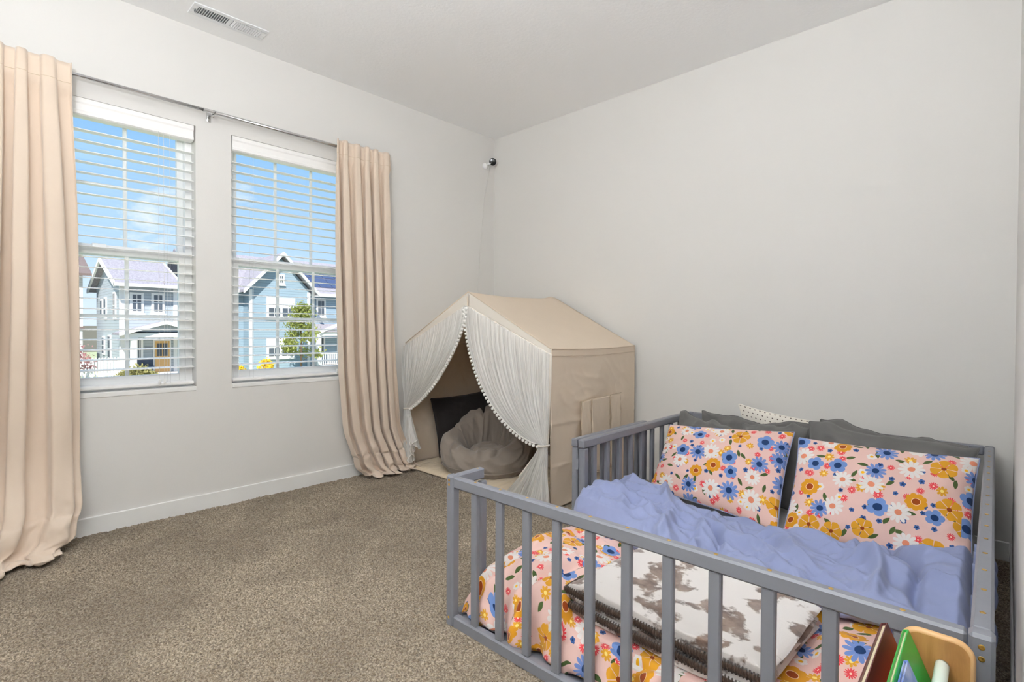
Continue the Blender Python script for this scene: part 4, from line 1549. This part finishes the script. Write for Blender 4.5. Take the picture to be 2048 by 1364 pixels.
for (u, z) in ((1.366, 0.484), (1.33, 0.25), (1.385, 0.25), (1.36, 0.06)):
    MB().tube([(u, -0.55, z), (u, -0.05, z)] if z != 0.484 else [(u, -0.55, z), (u, -0.052, z), (u, -0.046, z)], 0.0098, 18).build('dowel', 'dowel_white', rack, True)


def book(label, u, vfar, ztop, lean, thick, depth, height, cover, spine):
    o = thing('book', label, 'book', bw(u, vfar, ztop), 0, 'picture books in the rack')
    o.rotation_euler = (0, -math.radians(lean), BT)
    # local: x thickness, -y towards the viewer, -z down
    MB().cbox(thick - 0.0022, thick, -depth, 0, -height, 0, 0.0007).build('cover', cover, o)
    MB().cbox(0, 0.0022, -depth, 0, -height, 0, 0.0007).build('cover', cover, o)
    MB().cbox(0.0008, thick - 0.0008, -0.0022, -0.0002, -height, -0.0002, 0.0003).build('spine', spine, o)
    MB().box(0.0024, thick - 0.0024, -depth + 0.003, -0.003, -height + 0.003, -0.004).build('pages', 'book_pages', o)
    return o


book('maroon hardback picture book leaning in the rack, farthest from the post', 1.280, -0.055, 0.528, 23, 0.011, 0.24, 0.22, 'book_sunset', 'book_maroon')
book('bright green hardback book leaning in the rack beside the wooden board', 1.312, -0.058, 0.530, 23, 0.009, 0.24, 0.22, 'book_green', 'book_green')
book('smaller purple and blue picture book in front of the green one', 1.3235, -0.16, 0.528, 23, 0.007, 0.20, 0.18, 'book_purple', 'book_purple')

# ================================================================== ACROSS THE STREET
def siding(name, col):
    t = T(name)
    z_ = t.sep(t.pos())[2]
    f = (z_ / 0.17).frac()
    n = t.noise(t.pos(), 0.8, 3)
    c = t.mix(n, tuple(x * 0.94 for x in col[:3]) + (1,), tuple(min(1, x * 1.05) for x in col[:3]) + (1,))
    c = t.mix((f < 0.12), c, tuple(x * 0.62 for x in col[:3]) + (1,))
    t.base(c, 0.8, spec=0.2)
    t.bump(f, 0.6, 0.02)
    M[name] = t.mat


siding('siding_greyblue', srgb(180, 188, 197))
siding('siding_blue', srgb(154, 174, 190))
siding('siding_white', srgb(226, 220, 218))
simple('house_trim', srgb(240, 238, 238), 0.6, var=0.01)
t = T('shingles')
n = t.noise(t.vmath('MULTIPLY', t.pos(), (3.0, 8.0, 3.0)), 1.5, 4, 0.6)
t.base(t.ramp(n, [(0.3, srgb(138, 132, 140)), (0.7, srgb(168, 162, 170))]), 0.9)
M['shingles'] = t.mat
simple('shingles_brown', srgb(120, 104, 100), 0.9, var=0.15)
simple('solar_panel', srgb(70, 78, 110), 0.25, var=0.1)
simple('house_glass', srgb(84, 92, 104), 0.1, var=0.3, vscale=1.0)
simple('shade_white', srgb(214, 216, 218), 0.7)
simple('door_wood', srgb(222, 176, 112), 0.5, var=0.08)
simple('porch_grey', srgb(196, 190, 190), 0.8)
simple('bench_blue', srgb(56, 72, 96), 0.6)
simple('bark', srgb(104, 86, 72), 0.9, var=0.2)
t = T('lawn')
n = t.noise(t.pos(), 2.0, 5, 0.7)
t.base(t.ramp(n, [(0.3, srgb(150, 156, 116)), (0.7, srgb(190, 192, 150))]), 0.95)
M['lawn'] = t.mat
simple('pavement', srgb(196, 192, 186), 0.9, var=0.06)
simple('asphalt', srgb(120, 120, 122), 0.9, var=0.06)


def leafmat(name, c1, c2):
    t = T(name)
    n = t.noise(t.pos(), 3.5, 3)
    t.base(t.mix(n, c1, c2), 0.7, spec=0.2)
    tr = t.node('ShaderNodeBsdfTranslucent')
    tr.inputs[0].default_value = c2
    mx = t.node('ShaderNodeMixShader'); mx.inputs[0].default_value = 0.3
    t.L.new(t.bsdf.outputs[0], mx.inputs[1]); t.L.new(tr.outputs[0], mx.inputs[2]); t.L.new(mx.outputs[0], t.out.inputs[0])
    M[name] = t.mat


leafmat('leaf_green', srgb(112, 126, 66), srgb(176, 180, 100))
leafmat('leaf_yellow', srgb(220, 180, 40), srgb(250, 222, 70))
leafmat('leaf_red', srgb(150, 96, 100), srgb(196, 150, 150))
leafmat('leaf_conifer', srgb(120, 122, 76), srgb(186, 176, 116))

GZ = -2.02
gl_ = MB().box(-75, -0.4, -40, 60, GZ - 0.2, GZ).build('ground', 'lawn')
struct(gl_)
struct(MB().box(-26, -17, -40, 60, GZ - 0.1, GZ + 0.01).build('street', 'asphalt'))
struct(MB().box(-29.6, -28.2, -40, 60, GZ - 0.1, GZ + 0.03).build('sidewalk', 'pavement'))


def hwin(parent, x, y0, y1, z0, z1, double=False, shade=False):
    """window on a facade facing +x"""
    fo = MB().box(x, x + 0.07, y0, y1, z0, z1).build('window', 'house_trim', parent)
    spans = [(y0, y1)] if not double else [(y0, (y0 + y1) / 2 + 0.04), ((y0 + y1) / 2 - 0.04, y1)]
    for (a, c) in spans:
        m_ = 0.13
        zm = (z0 + z1) / 2 + 0.02
        for (za, zb, mt_) in ((z0 + m_, zm - 0.03, 'house_glass'), (zm + 0.03, z1 - m_, 'shade_white' if shade else 'house_glass')):
            yc = (a + c) / 2
            for (ya, yb) in ((a + m_, yc - 0.02), (yc + 0.02, c - m_)):
                MB().box(x + 0.05, x + 0.085, ya, yb, za, zb).build('pane', mt_, fo)
    MB().box(x, x + 0.12, y0 - 0.06, y1 + 0.06, z0 - 0.09, z0).build('sill', 'house_trim', fo)
    return fo


def swin(parent, y, x0, x1, z0, z1):
    """window on a side wall facing -y"""
    fo = MB().box(x0, x1, y - 0.07, y, z0, z1).build('window', 'house_trim', parent)
    zm = (z0 + z1) / 2
    for (za, zb) in ((z0 + 0.1, zm - 0.03), (zm + 0.03, z1 - 0.1)):
        MB().box(x0 + 0.1, x1 - 0.1, y - 0.085, y - 0.05, za, zb).build('pane', 'house_glass', fo)
    return fo


def slope(x0, z0, x1, z1, y0, y1, th):
    """a pitched slab running along y"""
    return MB().add([(x0, y0, z0), (x1, y0, z1), (x1, y1, z1), (x0, y1, z0), (x0, y0, z0 - th), (x1, y0, z1 - th), (x1, y1, z1 - th), (x0, y1, z0 - th)],
                    [(0, 1, 2, 3), (7, 6, 5, 4), (0, 4, 5, 1), (1, 5, 6, 2), (2, 6, 7, 3), (3, 7, 4, 0)])


def slopey(y0, z0, y1, z1, x0, x1, th):
    """a pitched slab running along x"""
    return MB().add([(x0, y0, z0), (x0, y1, z1), (x1, y1, z1), (x1, y0, z0), (x0, y0, z0 - th), (x0, y1, z1 - th), (x1, y1, z1 - th), (x1, y0, z0 - th)],
                    [(0, 1, 2, 3), (7, 6, 5, 4), (0, 4, 5, 1), (1, 5, 6, 2), (2, 6, 7, 3), (3, 7, 4, 0)])


# --- grey-blue house with the porch (seen through the first window)
h = thing('house', 'grey-blue two-storey house with a porch and tan door across the street', 'house', (0, 0, 0), 0, 'houses across the street')
b = MB().box(-42, -34, 2.95, 5.78, GZ, 3.6)
b.add([(-34, 2.95, 3.6), (-42, 2.95, 3.6), (-38, 2.95, 5.15), (-34, 5.78, 3.6), (-42, 5.78, 3.6), (-38, 5.78, 5.15)], [(0, 1, 2), (3, 5, 4), (0, 2, 5, 3), (1, 4, 5, 2), (0, 3, 4, 1)])
b.build('walls', 'siding_greyblue', h)
slope(-33.3, 3.50, -38, 5.30, 2.55, 5.95, 0.14).build('roof', 'shingles', h)
slope(-38, 5.30, -42.7, 3.50, 2.55, 5.95, 0.14).build('roof', 'shingles', h)
MB().box(-33.36, -33.18, 2.5, 6.0, 3.34, 3.52).build('gutter', 'house_trim', h)
for yy in (2.5, 5.93):
    o1 = slope(-33.25, 3.53, -38, 5.34, yy, yy + 0.10, 0.24).build('rake_board', 'house_trim', h)
slope(-38, 5.34, -42.7, 3.53, 2.5, 2.6, 0.24).build('rake_board', 'house_trim', h)
for yy in (2.93, 5.58):
    MB().box(-34.02, -33.94, yy, yy + 0.2, GZ, 3.4).build('corner_board', 'house_trim', h)
MB().box(-34.2, -33.99, 2.91, 2.955, GZ, 3.4).build('corner_board', 'house_trim', h)
hwin(h, -34, 3.38, 4.06, 1.82, 3.04)
hwin(h, -34, 4.44, 5.12, 1.83, 3.06)
hwin(h, -34, 3.64, 4.02, -0.95, 0.36)
for (xa, xb, za, zb) in ((-35.9, -35.2, 1.5, 3.1), (-38.9, -38.2, 1.5, 2.9), (-40.2, -39.5, 1.6, 2.8), (-37.6, -36.8, -1.2, 0.5), (-39.6, -38.9, -0.8, 0.4)):
    swin(h, 2.95, xa, xb, za, zb)
# porch
MB().box(-34, -32.2, 2.9, 5.95, GZ, -1.72).build('porch_floor', 'porch_grey', h)
MB().box(-32.5, -32.2, 2.95, 5.95, 0.42, 0.72).build('porch_beam', 'house_trim', h)
MB().box(-34, -32.2, 2.95, 5.95, 0.66, 0.72).build('porch_ceiling', 'house_trim', h)
slopey(2.55, 0.66, 4.75, 1.32, -34, -32.0, 0.10).build('porch_roof', 'shingles', h)
slopey(4.75, 1.32, 6.9, 0.66, -34, -32.0, 0.10).build('porch_roof', 'shingles', h)
slopey(2.55, 0.72, 4.75, 1.38, -32.02, -31.9, 0.2).build('pediment_board', 'house_trim', h)
slopey(4.75, 1.38, 6.9, 0.72, -32.02, -31.9, 0.2).build('pediment_board', 'house_trim', h)
MB().add([(-32.3, 2.9, 0.72), (-32.3, 6.6, 0.72), (-32.3, 4.75, 1.28), (-32.4, 2.9, 0.72), (-32.4, 6.6, 0.72), (-32.4, 4.75, 1.28)], [(0, 1, 2), (3, 5, 4), (0, 3, 4, 1), (1, 4, 5, 2), (2, 5, 3, 0)]).build('pediment', 'siding_greyblue', h)
for yy in (3.12, 5.55):
    co = MB().box(-32.5, -32.22, yy, yy + 0.27, -1.72, 0.42).build('porch_column', 'house_trim', h)
    MB().box(-32.54, -32.18, yy - 0.05, yy + 0.32, 0.30, 0.42).build('capital', 'house_trim', co)
    MB().box(-32.54, -32.18, yy - 0.05, yy + 0.32, -1.72, -1.52).build('plinth', 'house_trim', co)
dfr = MB().box(-34, -33.94, 4.52, 5.44, -1.72, 0.24).build('door_surround', 'house_trim', h)
do = MB().box(-33.96, -33.9, 4.60, 5.36, -1.70, 0.16).build('door', 'door_wood', h)
for (ya, yb) in ((4.70, 4.95), (5.01, 5.26)):
    MB().box(-33.92, -33.88, ya, yb, -0.75, 0.02).build('door_pane', 'house_glass', do)
MB().box(-33.95, -33.55, 3.7, 4.5, -1.45, -1.30).build('porch_bench', 'bench_blue', h)
MB().box(-33.95, -33.85, 3.7, 4.5, -1.30, -0.9).build('bench_back', 'bench_blue', h)
MB().box(-33.99, -33.93, 4.12, 4.44, -0.36, -0.22).build('number_board', 'bark', h)

# --- blue gabled house (seen through the second window)
h = thing('house', 'bright blue gabled house with solar panels across the street', 'house', (0, 0, 0), 0, 'houses across the street')
b = MB().box(-46, -34, 10.05, 14.2, GZ, 3.75)
b.add([(-34, 10.05, 3.75), (-34, 14.2, 3.75), (-34, 12.12, 5.95), (-40, 10.05, 3.75), (-40, 14.2, 3.75), (-40, 12.12, 5.95)], [(0, 1, 2), (3, 5, 4), (0, 2, 5, 3), (1, 4, 5, 2), (0, 3, 4, 1)])
b.build('walls', 'siding_blue', h)
MB().box(-46, -35.2, 7.6, 20.0, GZ, 3.6).build('main_walls', 'siding_blue', h)
slope(-34.6, 3.55, -40.6, 6.7, 7.2, 20.4, 0.16).build('main_roof', 'shingles', h)
slope(-40.6, 6.7, -46.6, 3.55, 7.2, 20.4, 0.16).build('main_roof', 'shingles', h)
slopey(9.55, 3.55, 12.12, 6.25, -39.4, -33.5, 0.16).build('gable_roof', 'shingles', h)
slopey(12.12, 6.25, 14.7, 3.55, -39.4, -33.5, 0.16).build('gable_roof', 'shingles', h)
slopey(9.5, 3.55, 12.12, 6.32, -33.55, -33.4, 0.26).build('rake_board', 'house_trim', h)
slopey(12.12, 6.32, 14.75, 3.55, -33.55, -33.4, 0.26).build('rake_board', 'house_trim', h)
for (ya, yb) in ((7.1, 9.7), (14.5, 20.4)):
    MB().box(-34.75, -34.5, ya, yb, 3.38, 3.60).build('gutter', 'house_trim', h)
for k in range(4):
    for j in range(2):
        ya = 14.9 + k * 1.05
        xa, xb = -35.7 - j * 1.7, -37.25 - j * 1.7
        f_ = lambda x: 3.55 + (-34.6 - x) * (3.15 / 6.0) + 0.06
        slope(xa, f_(xa), xb, f_(xb), ya, ya + 1.0, 0.04).build('solar_panel', 'solar_panel', h)
for yy in (10.0, 14.05):
    MB().box(-34.03, -33.94, yy, yy + 0.2, GZ, 3.6).build('corner_board', 'house_trim', h)
MB().box(-35.25, -35.15, 17.0, 17.2, GZ, 3.4).build('corner_board', 'house_trim', h)
hwin(h, -34, 11.16, 13.13, 1.66, 3.11, True, True)
hwin(h, -34, 11.16, 13.05, -1.13, 0.29, True, True)
hwin(h, -34, 11.93, 12.38, 4.05, 4.78)
hwin(h, -35.2, 15.3, 16.05, 1.85, 3.2)
hwin(h, -35.2, 15.4, 16.0, -1.0, 0.38)
# porch of the blue house
MB().box(-35.2, -33.3, 14.4, 19.5, GZ, -1.75).build('porch_floor', 'porch_grey', h)
MB().box(-33.6, -33.3, 14.4, 19.5, 0.42, 0.78).build('porch_beam', 'house_trim', h)
MB().box(-35.2, -33.3, 14.4, 19.5, 0.70, 0.78).build('porch_ceiling', 'house_trim', h)
slope(-33.2, 0.78, -35.2, 1.3, 14.2, 19.7, 0.1).build('porch_roof', 'shingles', h)
slopey(14.6, 0.78, 16.5, 1.5, -33.3, -33.15, 0.2).build('pediment_board', 'house_trim', h)
slopey(16.5, 1.5, 18.4, 0.78, -33.3, -33.15, 0.2).build('pediment_board', 'house_trim', h)
for yy in (14.5, 17.4):
    co = MB().box(-33.6, -33.3, yy, yy + 0.28, -1.75, 0.42).build('porch_column', 'house_trim', h)
    MB().box(-33.64, -33.26, yy - 0.05, yy + 0.33, -1.75, -1.5).build('plinth', 'house_trim', co)
rl = MB().box(-33.5, -33.42, 14.8, 17.4, -0.95, -0.87).build('porch_railing', 'house_trim', h)
bm_ = MB().box(-33.485, -33.435, 0, 0.05, -1.7, -0.95).mesh('baluster')
bm_.materials.append(M['house_trim'])
for k in range(17):
    o = link('baluster', bm_, None, rl)
    o.location = (0, 14.85 + k * 0.15, 0)

# --- pale house further along
h = thing('house', 'pale house with a brown roof partly hidden by the blush curtain', 'house', (0, 0, 0), 0, 'houses across the street')
MB().box(-50, -41, -6.0, 2.1, GZ, 4.6).build('walls', 'siding_white', h)
slope(-40.4, 4.5, -45.5, 6.6, -6.4, 2.5, 0.16).build('roof', 'shingles_brown', h)
slope(-45.5, 6.6, -50.6, 4.5, -6.4, 2.5, 0.16).build('roof', 'shingles_brown', h)
hwin(h, -41, -0.6, 0.5, 1.6, 3.2)
hwin(h, -41, -0.6, 0.5, -1.2, 0.4)
MB().box(-41.0, -39.5, -6.0, 2.0, 0.8, 1.0).build('porch_roof', 'shingles_brown', h)
MB().box(-40.8, -39.6, 1.4, 1.9, GZ, 0.8).build('porch_pier', 'house_trim', h)

# --- white picket fence and wall between them
fe = thing('fence', 'white garden fence beside the grey-blue house', 'fence', (-33.0, 0.2, GZ))
for zz0 in (0.35, 1.15):
    MB().box(-0.03, 0.03, 0, 2.5, zz0, zz0 + 0.10).build('fence_rail', 'house_trim', fe)
pk = MB().prism([(0, 0.05), (0.11, 0.05), (0.11, 1.25), (0.055, 1.34), (0, 1.25)], 0.03, 0.055, 'x').mesh('picket')
pk.materials.append(M['house_trim'])
for k in range(18):
    o = link('picket', pk, None, fe)
    o.location = (0, 0.01 + k * 0.14, 0)


# --- trees and shrubs
def leaves(n, shape, size, seed):
    r = np.random.default_rng(seed)
    V, Fc = [], []
    for i in range(n):
        c = shape(r)
        d1 = r.normal(size=3); d1 /= np.linalg.norm(d1)
        d2 = np.cross(d1, r.normal(size=3)); d2 /= np.linalg.norm(d2)
        s_ = size * (0.6 + 0.8 * r.random())
        k = len(V)
        V += [tuple(c - d1 * s_), tuple(c + d2 * s_ * 0.5), tuple(c + d1 * s_), tuple(c - d2 * s_ * 0.5)]
        Fc.append((k, k + 1, k + 2, k + 3))
    me = bpy.data.meshes.new('crown')
    me.from_pydata(V, [], Fc)
    return me


def plant(name, label, cat, loc, hgt, rad, n, size, mat, seed, kind='cone', trunk=0.4, group=None):
    o = thing(name, label, cat, loc, 0, group)
    ncl = 26
    r = np.random.default_rng(seed)
    cl_ = []
    for i in range(ncl):
        f = r.random() ** 0.8
        rr2 = (rad * (1 - f) ** 0.75 + 0.12 * rad) if kind == 'cone' else rad * math.sqrt(max(0.05, 1 - (2 * f - 1) ** 2))
        an = r.random() * 2 * PI
        q = rr2 * math.sqrt(r.random())
        cl_.append((q * math.cos(an), q * math.sin(an), trunk + (hgt - trunk) * f))
    def shp(r):
        c = cl_[r.integers(ncl)]
        return np.array(c) + r.normal(size=3) * np.array([rad * 0.2, rad * 0.2, rad * 0.14])
    link('crown', leaves(n, shp, size, seed), mat, o)
    b = MB()
    b.tube([(0, 0, 0), (0.03, 0.02, hgt * 0.4), (0, 0, hgt * 0.85)], [0.06 * rad + 0.02, 0.045 * rad + 0.015, 0.01], 8)
    for i in range(9):
        c = cl_[i]
        b.tube([(0, 0, max(0.05, c[2] * 0.55)), (c[0] * 0.6, c[1] * 0.6, c[2] * 0.9), c], [0.02, 0.014, 0.006], 6)
    b.build('trunk', 'bark', o, True)
    return o


plant('street_tree', 'yellow-green tree standing before the bright blue house', 'tree', (-31.5, 12.45, GZ), 4.5, 1.15, 3600, 0.10, 'leaf_green', 3, 'cone', 0.7)
plant('forsythia_bush', 'yellow flowering bush in front of the bright blue house', 'bush', (-31.0, 9.95, GZ), 0.95, 0.5, 420, 0.09, 'leaf_yellow', 5, 'round', 0.1)
plant('forsythia_bush', 'smaller yellow bush at the edge of the bright blue house', 'bush', (-31.0, 8.35, GZ), 0.6, 0.35, 200, 0.08, 'leaf_yellow', 6, 'round', 0.1)
plant('red_tree', 'small red-leaved tree beside the white garden fence', 'tree', (-31.5, 0.55, GZ), 2.3, 0.75, 900, 0.07, 'leaf_red', 7, 'round', 0.5)
plant('juniper_shrub', 'spreading olive juniper in front of the house porch', 'shrub', (-30.5, 3.15, GZ), 0.85, 0.75, 900, 0.10, 'leaf_conifer', 8, 'round', 0.1)
plant('low_shrub', 'low round green shrub on the lawn near the fence', 'shrub', (-30.2, 1.55, GZ), 0.4, 0.45, 400, 0.06, 'leaf_green', 9, 'round', 0.05)
